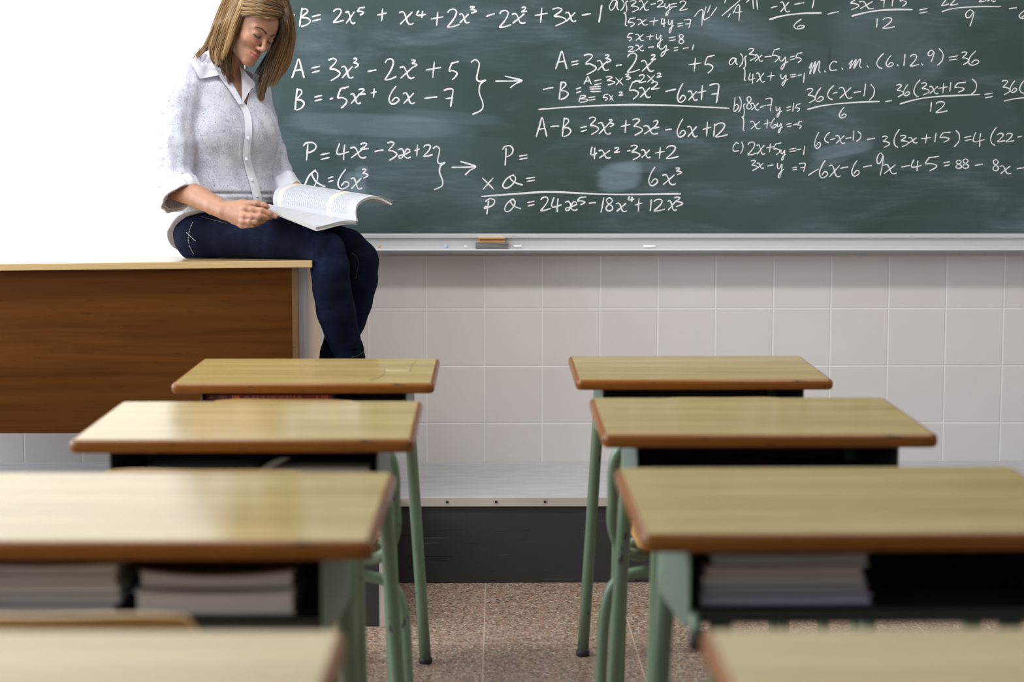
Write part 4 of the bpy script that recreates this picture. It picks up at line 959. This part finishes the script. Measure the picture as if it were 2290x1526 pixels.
# --- jeans
_n = NT('dark_denim'); _g = _n.geo(); _f = _n.math('ADD', _n.math('MULTIPLY', _n.noise(_g, 9, 4, .6), .7), _n.math('MULTIPLY', _n.noise(_n.mapping(_g, (1, 1, 3)), 55, 4, .65), .3)); _w = _n.noise(_n.mapping(_g, (1, 1, .25)), 900, 2)
_n.set(Base_Color=_n.mix(_n.math('MULTIPLY', _n.sstep(_f, .42, .75), .75), _n.mix(_w, (.0025, .0036, .0095), (.005, .0072, .019)), (.011, .017, .050)), Roughness=.9, Specular_IOR_Level=.08)
_n.bump(_w, .25, .0008); M['denim'] = _n.m
P, F = surface_net(d_jeans, (-1.06, 4.46, .68), (-.30, 5.08, 1.20), .0042)
jeans = ploc(np_mesh('jeans', P, F, M['denim'], person))
M['thread'] = plain('pale_thread', (.72, .70, .66), .8); M['thread2'] = plain('tan_thread', (.22, .16, .10), .8)
def dashes(name, path, n, r, mat, fld, par, duty=.55):
    P2 = catmull([np.array(a, float) for a in path], 16); s = np.r_[0, np.cumsum(np.linalg.norm(np.diff(P2, axis=0), axis=1))]; L = s[-1]; parts = []
    for i in range(n):
        t = np.linspace(L * i / n, L * (i + duty) / n, 3); Q = [cast(fld, np.interp(u, s, P2[:, 0]), np.interp(u, s, P2[:, 1]), .0004) for u in t]; parts.append(tube_geo(Q, r, 5))
    V, F = merge_geo(parts); return ploc(meshobj(name, V, F, mat, par, True))
dashes('pocket_stitching', [(431, 497), (424, 515), (421, 535), (425, 553), (434, 570)], 22, .0009, M['thread'], d_jeans, jeans)
dashes('pocket_stitching', [(417, 520), (428, 531), (438, 540)], 9, .0012, M['thread'], d_jeans, jeans)
dashes('waist_stitching', [(450, 484), (470, 490), (492, 496), (508, 500)], 18, .0007, M['thread2'], d_jeans, jeans)
dashes('hem_stitching', [(786, 799), (800, 796), (813, 787)], 9, .0007, M['thread2'], d_jeans, jeans)
dashes('side_seam', [(723, 590), (729, 640), (737, 690), (748, 740), (760, 790)], 1, .0007, M['denim'], d_jeans, jeans, 1.0)
dashes('knee_seam', [(788, 566), (800, 580), (800, 600), (795, 625)], 14, .0006, M['thread2'], d_jeans, jeans)
# --- shoes, dangling behind the first desk
def d_shoes(p):
    a = smin(d_chain(p, P_((796, 872, 4.665, .036), (800, 905, 4.65, .036)), .01), d_chain(p, P_((796, 915, 4.665, .030), (822, 925, 4.60, .034), (842, 932, 4.545, .026)), .02), .02); return smax(a, px((800, 940, 4.62))[2] - p[:, 2], .004)
def d_shoe2(p):
    a = smin(d_chain(p, P_((735, 876, 4.735, .036), (735, 905, 4.73, .036)), .01), d_chain(p, P_((732, 915, 4.745, .030), (752, 925, 4.69, .034), (770, 932, 4.635, .026)), .02), .02); return smax(a, px((750, 940, 4.7))[2] - p[:, 2], .004)
M['leather'] = plain('black_leather', (.012, .011, .011), .35)
for f, q in ((d_shoes, (805, 905, 4.62)), (d_shoe2, (745, 905, 4.70))):
    c = px(q); P, F = surface_net(f, c - A3(.12, .16, .09), c + A3(.12, .16, .09), .006); ploc(np_mesh('shoe', P, F, M['leather'], person))

# --- shirt
def translucent(n, col, w):
    tr = n.new('ShaderNodeBsdfTranslucent'); n.put(tr.inputs[0], col); mx = n.new('ShaderNodeMixShader'); mx.inputs[0].default_value = w
    n.L(n.b.outputs[0], mx.inputs[1]); n.L(tr.outputs[0], mx.inputs[2]); n.L(mx.outputs[0], n.t.nodes['Material Output'].inputs[0])
def mat_shirt():
    n = NT('white_floral_cotton'); p = n.geo(); x, y, z = n.xyz(p)
    u = n.math('ADD', n.math('MULTIPLY', x, float(TL[0])), n.math('MULTIPLY', y, float(TL[1])))
    wv = n.comb(u, z, 0); out = None
    def flowers(sc, off, R, wd):
        w2 = n.mapping(wv, (1, 1, 1), loc=(off, off * .7, 0)); vo = n.new('ShaderNodeTexVoronoi', voronoi_dimensions='2D'); n.L(w2, vo.inputs['Vector']); vo.inputs['Scale'].default_value = sc; vo.inputs['Randomness'].default_value = .8
        dv = n.new('ShaderNodeVectorMath', operation='SUBTRACT'); n.L(w2, dv.inputs[0]); n.L(vo.outputs['Position'], dv.inputs[1]); a, b, _ = n.xyz(dv.outputs[0])
        rnd = n.xyz(vo.outputs['Color'])
        ang = n.math('ADD', n.math('ARCTAN2', b, a), n.math('MULTIPLY', rnd[0], 6.0)); r = n.math('SQRT', n.math('ADD', n.math('MULTIPLY', a, a), n.math('MULTIPLY', b, b)))
        sz = n.math('MULTIPLY', n.math('ADD', .75, n.math('MULTIPLY', rnd[1], .5)), R)
        s5 = n.math('ABSOLUTE', n.math('SINE', n.math('MULTIPLY', ang, 2.5)))
        pet = n.math('MULTIPLY', n.math('ADD', .26, n.math('ADD', n.math('MULTIPLY', n.math('POWER', s5, 1.2), .52), n.math('MULTIPLY', n.math('POWER', s5, 9.0), .24))), sz)
        line = n.sstep(n.math('ABSOLUTE', n.math('SUBTRACT', r, pet)), wd, wd * .45)
        inside = n.math('LESS_THAN', r, n.math('MULTIPLY', pet, .72)); vein = n.math('MULTIPLY', n.math('MULTIPLY', n.sstep(n.math('SUBTRACT', 1, s5), .012, .004), inside), n.math('GREATER_THAN', r, n.math('MULTIPLY', sz, .2)))
        core = n.sstep(r, n.math('MULTIPLY', sz, .12) if False else .0030, .0018)
        return n.math('MAXIMUM', n.math('MAXIMUM', line, core), n.math('MULTIPLY', vein, .7)), n.math('SUBTRACT', r, pet)
    f1, d1 = flowers(17.5, 0, .0255, .0017); f2, d2 = flowers(27, 3.3, .0125, .0014)
    free = n.sstep(d1, .0015, .004); free2 = n.math('MULTIPLY', free, n.sstep(d2, .001, .003))
    nz = n.noise(n.mapping(wv, (1, 1, 1), loc=(2, 0, 0)), 30, 1, .5, 1.2); v1 = n.math('ABSOLUTE', n.math('SUBTRACT', n.math('FRACT', n.math('MULTIPLY', nz, 6.0)), .5))
    vine = n.math('MULTIPLY', n.math('MULTIPLY', n.sstep(v1, .10, .04), n.sstep(n.noise(wv, 16, 1), .46, .54)), free2)
    blob = n.math('MULTIPLY', n.sstep(n.noise(n.mapping(wv, (1, 1, 1), rot=(0, 0, .8)), 75, 1, .5, 1.5), .69, .72), free2)
    pr = n.math('MAXIMUM', n.math('MAXIMUM', f1, n.math('MULTIPLY', f2, free)), n.math('MAXIMUM', vine, n.math('MULTIPLY', blob, .8)))
    pr = n.math('MULTIPLY', pr, n.math('ADD', .25, n.math('MULTIPLY', n.noise(p, 26, 2), .75)))
    cr = n.noise(n.mapping(p, (1, 1, .3)), 200, 3); cr2 = n.noise(n.mapping(p, (1.4, 1.4, .5)), 60, 3, .6)
    col = n.mix(pr, (.70, .715, .80), (.29, .32, .46))
    n.set(Base_Color=col, Roughness=.85, Specular_IOR_Level=.15); n.bump(n.math('ADD', n.math('MULTIPLY', cr, .35), cr2), .35, .005); translucent(n, n.mix(pr, (.62, .64, .75), (.40, .42, .54)), .32); return n.m
M['shirt'] = mat_shirt()
_n = NT('white_cotton'); _n.set(Base_Color=(.70, .71, .78), Roughness=.85, Specular_IOR_Level=.15); translucent(_n, (.66, .67, .76), .15); _n.bump(_n.noise(_n.mapping(_n.geo(), (1, 1, 2.5)), 200, 3), .3, .002); M['cotton'] = _n.m
P, F = surface_net(d_shirt, (-1.10, 4.55, 1.00), (-.52, 5.10, 1.64), .0032)
shirt = ploc(np_mesh('blouse', P, F, M['shirt'], person))
for ch, (c, n), sd, bw in ((SLV_R, CUT_R, 11, .040), (SLV_L, CUT_L, 12, .05)):
    def d_cuff(p):
        d = d_chain(p, ch, .008) + .0048 * wob(p * A3(1.7, 1.7, .38), 90, sd, 6) + .0020 * wob(p, 170, sd + 5, 5)
        pl_ = (p - c) @ n; d = d - .0045 - .05 * np.clip(pl_ + bw, 0, .1); return np.maximum(np.maximum(d, -(d + .0055)), np.maximum(pl_ - .003, -pl_ - bw))
    P, F = surface_net(d_cuff, c - .1, c + .1, .0022); ploc(np_mesh('cuff', P, F, M['cotton'], shirt))
def patch(name, rows, fld, off, mat, par, th=.0022):
    """cloth patch: rows of photo points laid on a distance field, given thickness"""
    R = [catmull([np.array(q, float) for q in r], 5) for r in rows]; m = min(len(r) for r in R)
    nv = 7; RR = np.array([[np.interp(np.linspace(0, 1, 18), np.linspace(0, 1, len(r)), r[:, k]) for k in (0, 1)] for r in R]).transpose(0, 2, 1)
    t = np.linspace(0, len(R) - 1, nv); G2 = [];
    for u in t: i = min(int(u), len(R) - 2); w = u - i; G2.append(RR[i] * (1 - w) + RR[i + 1] * w)
    V = [cast(fld, a, b, off) for row in G2 for a, b in row]; n = 18; V2 = [v + np.array([0, th, 0]) for v in V]; N = len(V); F = []
    for j in range(nv - 1):
        for i in range(n - 1):
            a = j * n + i; F.append((a, a + n, a + n + 1, a + 1)); F.append((N + a, N + a + 1, N + a + n + 1, N + a + n))
    for i in range(n - 1):
        F.append((i, i + 1, N + i + 1, N + i)); a = (nv - 1) * n + i; F.append((a + 1, a, N + a, N + a + 1))
    for j in range(nv - 1):
        a = j * n; F.append((a + n, a, N + a, N + a + n)); a += n - 1; F.append((a, a + n, N + a + n, N + a))
    return ploc(meshobj(name, V, F, mat, par, True))
def d_upper(p): return smin(np.minimum(smin(d_torso(p, .008), bust(p, .004), .05), d_chain(p, SLV_R, .02) + .002), smin(d_chain(p, NECK, .02), d_torso(p, 0.), .02) + .002, .01)
patch('placket', [[(535, 236), (545, 255), (548, 282), (547, 310), (543, 345), (548, 375), (556, 402), (563, 428), (568, 452)], [(546, 230), (558, 248), (564, 280), (563, 310), (559, 345), (565, 373), (573, 398), (581, 424), (586, 450)]], d_shirt, .0035, M['cotton'], shirt)
patch('neck_facing', [[(470, 150), (490, 172), (512, 200), (534, 234)], [(486, 140), (505, 166), (524, 194), (544, 232)]], d_upper, .004, M['cotton'], shirt)
patch('collar', [[(446, 107), (462, 120), (476, 142), (490, 168)], [(436, 126), (444, 142), (456, 158), (470, 172)], [(428, 142), (434, 152), (441, 166), (447, 176)]], d_upper, .012, M['cotton'], shirt, .003)
patch('collar', [[(536, 148), (540, 175), (541, 205), (542, 232)], [(548, 160), (552, 176), (550, 196), (546, 226)], [(556, 170), (566, 180), (571, 192), (560, 200)]], d_upper, .008, M['cotton'], shirt, .003)
for a, b in ((555, 309), (551, 356), (563, 402), (575, 438)):
    q = cast(d_shirt, a, b, .006); bm = bmesh.new(); bmesh.ops.create_cone(bm, cap_ends=True, segments=14, radius1=.0048, radius2=.0042, depth=.002, matrix=Matrix.Translation(Vector(q)) @ Matrix.Rotation(PI / 2, 4, 'X'))
    ploc(bmobj('button', bm, M['cotton'], shirt, False))

# --- hair
def d_cap_(p): return head_local(hl(p), False)
H_ = lambda a, b, off=.010: cast(d_cap_, a, b, off)
def lock(guide, n, r0, r1, spread=1., col=(.5, .5), tip=.35):
    G3 = np.array([q if len(q) == 3 and isinstance(q, np.ndarray) else (H_(*q) if len(q) == 2 else at(*q)) for q in guide]); C = catmull(G3, 6); m = len(C); out = []
    T = np.gradient(C, axis=0); T /= np.linalg.norm(T, axis=1)[:, None] + 1e-9
    for _ in range(int(n * 3)):
        ang = RNG.uniform(0, 2 * PI); rr = math.sqrt(RNG.uniform(0, 1)); a1 = RNG.normal(0, .35); ln = RNG.uniform(.70, 1.0) ** .7 if tip else 1
        mm = max(6, int(m * ln)); t = np.linspace(0, 1, m)[:mm]
        rad = (r0 + (r1 - r0) * t) * spread * rr; th = ang + a1 * t
        e1 = np.array([1., 0, 0]) - T[:mm] * T[:mm, :1]; e1 /= np.linalg.norm(e1, axis=1)[:, None]; e2 = np.cross(T[:mm], e1)
        P = C[:mm] + e1 * (np.cos(th) * rad)[:, None] + e2 * (np.sin(th) * rad * .55)[:, None]
        P = P + RNG.normal(0, .0022) * np.sin(t * RNG.uniform(3, 9))[:, None]
        w = np.full(mm, RNG.uniform(.00035, .00075)); w[-6:] *= np.linspace(1, min(tip, .3), 6); w[0] *= .6
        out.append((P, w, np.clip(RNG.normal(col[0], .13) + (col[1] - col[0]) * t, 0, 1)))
    return out
near, far, top = [], [], []
near += lock([(545, 2), (538, 22), (520, 62, 4.716), (510, 95, 4.712), (503, 118, 4.714), (497, 134, 4.72)], 150, .012, .006, col=(.72, .85))
near += lock([(538, -8), (526, 14), (508, 58, 4.716), (496, 92, 4.714), (489, 120, 4.718), (490, 146, 4.725)], 170, .015, .010, col=(.55, .7))
near += lock([(530, -14), (514, 8), (496, 52, 4.728), (484, 88, 4.726), (477, 112, 4.735), (480, 136, 4.748)], 170, .016, .011, col=(.40, .6))
near += lock([(522, -14), (506, 8), (489, 50, 4.752), (476, 82, 4.75), (463, 104, 4.765), (452, 114, 4.785)], 170, .016, .010, col=(.5, .6))
near += lock([(516, -12), (502, 14), (485, 60, 4.785), (470, 92, 4.79), (450, 116, 4.80), (428, 134, 4.80)], 60, .014, .006, col=(.6, .7))
near += lock([(543, 26), (533, 52), (521, 80, 4.728), (514, 108, 4.732), (509, 135, 4.74), (513, 165, 4.75), (520, 188, 4.755)], 110, .007, .010, col=(.25, .2))
near += lock([(540, 20), (528, 55, 4.722), (512, 95, 4.728), (503, 125, 4.738), (500, 148, 4.748), (508, 172, 4.752)], 120, .010, .010, col=(.35, .3))
near += lock([(535, 40, 4.735), (521, 75, 4.745), (512, 110, 4.765), (500, 140, 4.78), (488, 160, 4.80)], 90, .012, .016, col=(.15, .15))
for k in range(7): top += lock([(548 - 2 * k, -26 + 9 * k), (562, -24 + 8.6 * k), (590, -16 + 7.8 * k), (618, -2 + 6 * k), (636, 16 + 4.6 * k), (643, 40 + 3 * k, 4.765)], 70, .006, .007, col=(.52 + .04 * (k % 3), .12), tip=.8)
top += lock([(541, 33), (556, 31), (580, 33), (608, 36), (630, 41)], 60, .004, .003, col=(.3, .25), tip=.6)
top += lock([(548, 38, .006), (575, 36, .006), (602, 38, .005), (622, 41, .005)] if False else [(560, 33), (585, 36), (606, 41), (622, 42)], 26, .004, .002, col=(.6, .6), tip=.2)
for k in range(6): top += lock([(556 - 3 * k, -30), (542 - 4 * k, -16), (534 - 4 * k, 0), (524 - 4.5 * k, 24), (512 - 4.4 * k, 46)], 60, .008, .009, col=(.55, .5), tip=.8)
far += lock([(612, -22), (632, -4), (645, 26, 4.80), (653, 62, 4.805), (652, 98, 4.815), (643, 138, 4.825), (626, 172, 4.83)], 130, .009, .010, col=(.2, .62))
far += lock([(608, -16), (628, 2), (641, 34, 4.785), (647, 72, 4.80), (643, 110, 4.81), (627, 155, 4.82), (608, 196, 4.825)], 150, .010, .012, col=(.12, .55))
far += lock([(615, 4), (630, 20), (637, 50, 4.768), (637, 82, 4.785), (628, 116, 4.80), (612, 158, 4.815), (597, 200, 4.82)], 150, .009, .013, col=(.10, .48))
far += lock([(620, 18), (632, 34), (635, 60, 4.768), (628, 86, 4.79), (615, 112, 4.805), (603, 142, 4.815), (592, 180, 4.82), (584, 214, 4.82), (584, 228, 4.82)], 150, .007, .010, col=(.10, .42))
far += lock([(618, 30, 4.79), (625, 46, 4.80), (626, 62, 4.805), (620, 82, 4.815), (610, 104, 4.825)], 90, .008, .008, col=(.06, .12))
far += lock([(627, 22), (631, 40), (633, 58, 4.768), (628, 78, 4.783)], 60, .006, .006, col=(.10, .2))
far += lock([(633, 62, 4.80), (622, 92, 4.815), (608, 125, 4.83), (594, 160, 4.84), (580, 196, 4.84)], 110, .014, .012, col=(.03, .15))
far += lock([(628, 84, 4.83), (612, 112, 4.85), (592, 145, 4.86), (572, 176, 4.86)], 70, .014, .014, col=(.02, .05))
_n = NT('blonde_hair'); _a = _n.new('ShaderNodeVertexColor', layer_name='tint'); _n.set(Base_Color=_a.outputs[0], Roughness=.34, Specular_IOR_Level=.5, Anisotropic=.5); M['hair'] = _n.m
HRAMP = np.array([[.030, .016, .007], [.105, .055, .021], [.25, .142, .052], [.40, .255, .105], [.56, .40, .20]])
def hair_mesh(name, strands, par, sides=4):
    Vs, Fs, Cs, o = [], [], [], 0
    for P, w, c in strands:
        m = len(P); T = np.gradient(P, axis=0); T /= np.linalg.norm(T, axis=1)[:, None] + 1e-9; e = np.cross(T, np.array([.2, 1, .1])); e /= np.linalg.norm(e, axis=1)[:, None] + 1e-9; b = np.cross(T, e)
        ring = np.stack([P + w[:, None] * (math.cos(a) * e + math.sin(a) * b) for a in np.arange(sides) * 2 * PI / sides], 1).reshape(-1, 3); Vs.append(ring)
        i = np.arange(m - 1)[:, None] * sides + np.arange(sides)[None]; j = np.arange(m - 1)[:, None] * sides + (np.arange(sides)[None] + 1) % sides
        Fs.append(np.stack([i, j, j + sides, i + sides], -1).reshape(-1, 4) + o); o += m * sides
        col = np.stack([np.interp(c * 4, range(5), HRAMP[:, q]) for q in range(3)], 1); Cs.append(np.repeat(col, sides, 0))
    return ploc(np_mesh(name, np.concatenate(Vs), np.concatenate(Fs), M['hair'], par, np.concatenate(Cs)))
def d_haircap(p):
    q = hl(p); d = head_local(q, False) - .0055
    # hairline: behind and above a slanted plane, leaving the face free
    line = (q[:, 1] - .030) * .80 - (q[:, 2] - .062) * .62
    side = q[:, 1] - .018
    face = np.where(q[:, 2] > .055, line - .004, np.maximum(side, line * .6)); face = np.maximum(np.minimum(side, (q[:, 1] - .02)), np.minimum(line, 1))
    return smax(d, face, .004)
P, F = surface_net(d_haircap, HC - .14, HC + .14, .0035)
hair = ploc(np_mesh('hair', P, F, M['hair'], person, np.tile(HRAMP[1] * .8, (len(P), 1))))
hair_mesh('hair_strands', near + far + top, hair)
lash = []
for s in (-1, 1):
    for x in np.linspace(.0195, .042, 17):
        z = np.interp(x, [.0175, .024, .031, .038, .0465], [-.0045, -.0082, -.0100, -.0088, -.0045]); y = np.interp(x, [.0175, .024, .031, .038, .0465], [.081, .0838, .0842, .0815, .0745]); dx = (x - .031) * .35
        lf = .45 + .55 * (x - .0195) / .0225; P = np.array([hw((s * x, y - .001, z + .0005)), hw((s * (x + dx * .4), y + .0024 * lf, z - .0020 * lf)), hw((s * (x + dx), y + .0052 * lf, z - .0024 * lf))]); lash.append((catmull(P, 3), np.linspace(.00055, .0002, 7), np.zeros(7)))
hair_mesh('eyelashes', lash, person)
brow = []
for s in (-1, 1):
    for _ in range(70):
        t = RNG.uniform(0, 1); x = np.interp(t, [0, .25, .55, .8, 1], [.011, .020, .032, .042, .050]); z = np.interp(t, [0, .25, .55, .8, 1], [.0150, .0195, .0232, .0215, .0165]) + RNG.normal(0, .0011 * (1 - .6 * t))
        y0 = .098
        for _ in range(30):
            dd = float(head_local(np.array([[x, y0, z]], f32))[0]) / HS
            if dd < .0003: break
            y0 -= dd * .8
        P = np.array([hw((s * x, y0, z - .0006)), hw((s * (x + .0025), y0 + .0006, z + .0012 * (1 - 1.6 * t))), hw((s * (x + .005), y0 - .0012, z + .0012 * (1 - 2.2 * t)))]); brow.append((catmull(P, 3), np.linspace(.0005, .0002, 7), np.full(7, .16)))
hair_mesh('eyebrows', brow, person)

# ------------------------------------------------------------------ the book she reads
Cb, Db, Bb, Ab = px((797, 494, 4.60)), px((612, 463, 4.73)), px((707, 508, 4.475)), px((583, 458, 4.515))
bk = empty('open_book', tuple(Cb), label="open textbook with white pages held on the woman's lap", cat='book')
def bloc(o): o.location = tuple(-Cb); return o
def mat_print(name, seedx, dens):
    n = NT(name); u, v, _ = n.xyz(n.uv())
    ln = n.math('FRACT', n.math('MULTIPLY', u, 44.0)); row = n.math('FLOOR', n.math('MULTIPLY', u, 44.0))
    w = n.new('ShaderNodeTexWhiteNoise', noise_dimensions='1D'); n.L(n.math('ADD', row, seedx), w.inputs['W']); rl = w.outputs[0]
    ink = n.math('MULTIPLY', n.sstep(n.math('ABSOLUTE', n.math('SUBTRACT', ln, .5)), .30, .20), n.sstep(n.noise(n.comb(n.math('MULTIPLY', row, 3.1), n.math('MULTIPLY', v, 34.0), seedx), 1.0, 1), .38, .46))
    a = n.math('GREATER_THAN', v, .10); b = n.math('LESS_THAN', v, n.math('ADD', .60, n.math('MULTIPLY', rl, .34)))
    gap = n.math('GREATER_THAN', n.noise(n.comb(n.math('MULTIPLY', u, 7.0), seedx, 0), 1.0, 1), dens)
    inm = n.math('MULTIPLY', n.math('GREATER_THAN', u, .12), n.math('LESS_THAN', u, .90))
    ink = n.math('MULTIPLY', n.math('MULTIPLY', ink, a), n.math('MULTIPLY', b, n.math('MULTIPLY', gap, inm)))
    col = (.49, .505, .54)
    band = n.math('MULTIPLY', n.math('GREATER_THAN', u, .055), n.math('LESS_THAN', u, .10)); yel = n.math('MULTIPLY', n.math('GREATER_THAN', u, .655), n.math('LESS_THAN', u, .715))
    if dens < .5: col = n.mix(n.math('MULTIPLY', yel, .8), n.mix(n.math('MULTIPLY', band, .7), (.49, .505, .54), (.74, .60, .50)), (.80, .78, .52))
    else:
        box_ = n.math('MULTIPLY', n.math('MULTIPLY', n.math('GREATER_THAN', u, .80), n.math('LESS_THAN', u, .835)), n.math('MULTIPLY', n.math('GREATER_THAN', v, .13), n.math('LESS_THAN', v, .17))); col = n.mix(box_, (.49, .505, .54), (.75, .4, .15))
    n.set(Base_Color=n.mix(n.math('MULTIPLY', ink, .5), col, (.24, .26, .33)), Roughness=.55, Specular_IOR_Level=.3); return n.m
M['paper'] = plain('book_paper', (.56, .56, .55), .7); M['pcover'] = plain('book_cover_white', (.56, .56, .58), .35)
def slab_grid(name, G, th, mats, par, nrm=None):
    """page block: grid G[i][j] of points, thickness th below it"""
    n, m = G.shape[:2]; du = np.gradient(G, axis=0); dv = np.gradient(G, axis=1); N = np.cross(du, dv); N /= np.linalg.norm(N, axis=2)[..., None] + 1e-12
    th = np.broadcast_to(np.asarray(th, float), (n, m)); L = G + N * th[..., None]; V = np.concatenate([G.reshape(-1, 3), L.reshape(-1, 3)]); o = n * m; F = []; mi = []
    for i in range(n - 1):
        for j in range(m - 1):
            a = i * m + j; F.append((a, a + 1, a + m + 1, a + m)); mi.append(0); F.append((o + a, o + a + m, o + a + m + 1, o + a + 1)); mi.append(2)
    for i in range(n - 1):
        a = i * m; F.append((a, a + m, o + a + m, o + a)); a += m - 1; F.append((a + m, a, o + a, o + a + m)); mi += [1, 1]
    for j in range(m - 1):
        F.append((j + 1, j, o + j, o + j + 1)); a = (n - 1) * m + j; F.append((a, a + 1, o + a + 1, o + a)); mi += [1, 1]
    uv = [(i / (n - 1), j / (m - 1)) for i in range(n) for j in range(m)] * 2
    ob = meshobj(name, V, F, mats[0], par, True, uv); ob.data.materials.append(mats[1]); ob.data.materials.append(mats[2]); ob.data.polygons.foreach_set('material_index', mi); ob.data.set_sharp_from_angle(angle=math.radians(40)); return bloc(ob)
nu, nv_ = 15, 17
def cproj(u):      # the arching page block: section swept from the far end (u=0) to the near end (u=1)
    base = Db + (Cb - Db) * u
    R = [(0, 0, 0), (-3, -20, .015), (0, -37, .038), (11, -48, .066), (29, -54, .095), (48, -51, .120), (72, -38, .140)]
    k = 1.0 / (FPX / 4.62); return base, [base + np.array([a * k, d, -b * k]) for a, b, d in R]
RG = np.array([catmull(cproj(u)[1], 5) for u in np.linspace(0, 1, nu)])
tt = np.linspace(0, 1, RG.shape[1]); M['print1'] = mat_print('printed_page', 3.0, .30); M['print2'] = mat_print('sparse_page', 9.0, .52)
slab_grid('page_block', RG, -(.011 - .005 * tt)[None, :], (M['print1'], M['paper'], M['pcover']), bk)
# loose page edges fanning at the outer side
for e, dz in ((1.006, .004), (1.012, .008)):
    G4 = RG[:, -9:].copy(); s_ = np.linspace(0, 1, 9)[None, :, None]; G4 = G4 + s_ * np.array([.004, .004, dz]) ; slab_grid('loose_page', G4, -.0006, (M['paper'], M['paper'], M['paper']), bk)
LG = np.array([[(Db * (1 - u) + Cb * u) * (1 - v) + (Ab * (1 - u) + Bb * u) * v + np.array([0, 0, .010 * math.sin(PI * v) * (1 - v)]) for v in np.linspace(0, 1, nv_)] for u in np.linspace(0, 1, nu)])
slab_grid('page_block', LG, .0085, (M['print2'], M['paper'], M['pcover']), bk)
cov = LG - np.array([0, 0, .0098]); slab_grid('cover', cov + (cov - cov.mean((0, 1))) * .02, .0012, (M['pcover'], M['pcover'], M['pcover']), bk)
pen = empty('pen', tuple(px((584, 453, 4.53))), label='black pen tip showing beside the thumb on the open book', cat='pen')
q0, q1 = px((584, 452.5, 4.53)) - px((584, 453, 4.53)), px((600, 464, 4.56)) - px((584, 453, 4.53))
tube('pen_barrel', [q0, q0 * .8 + q1 * .2, q1], [.0034, .0042, .0042], M['rubber'], pen, 10)
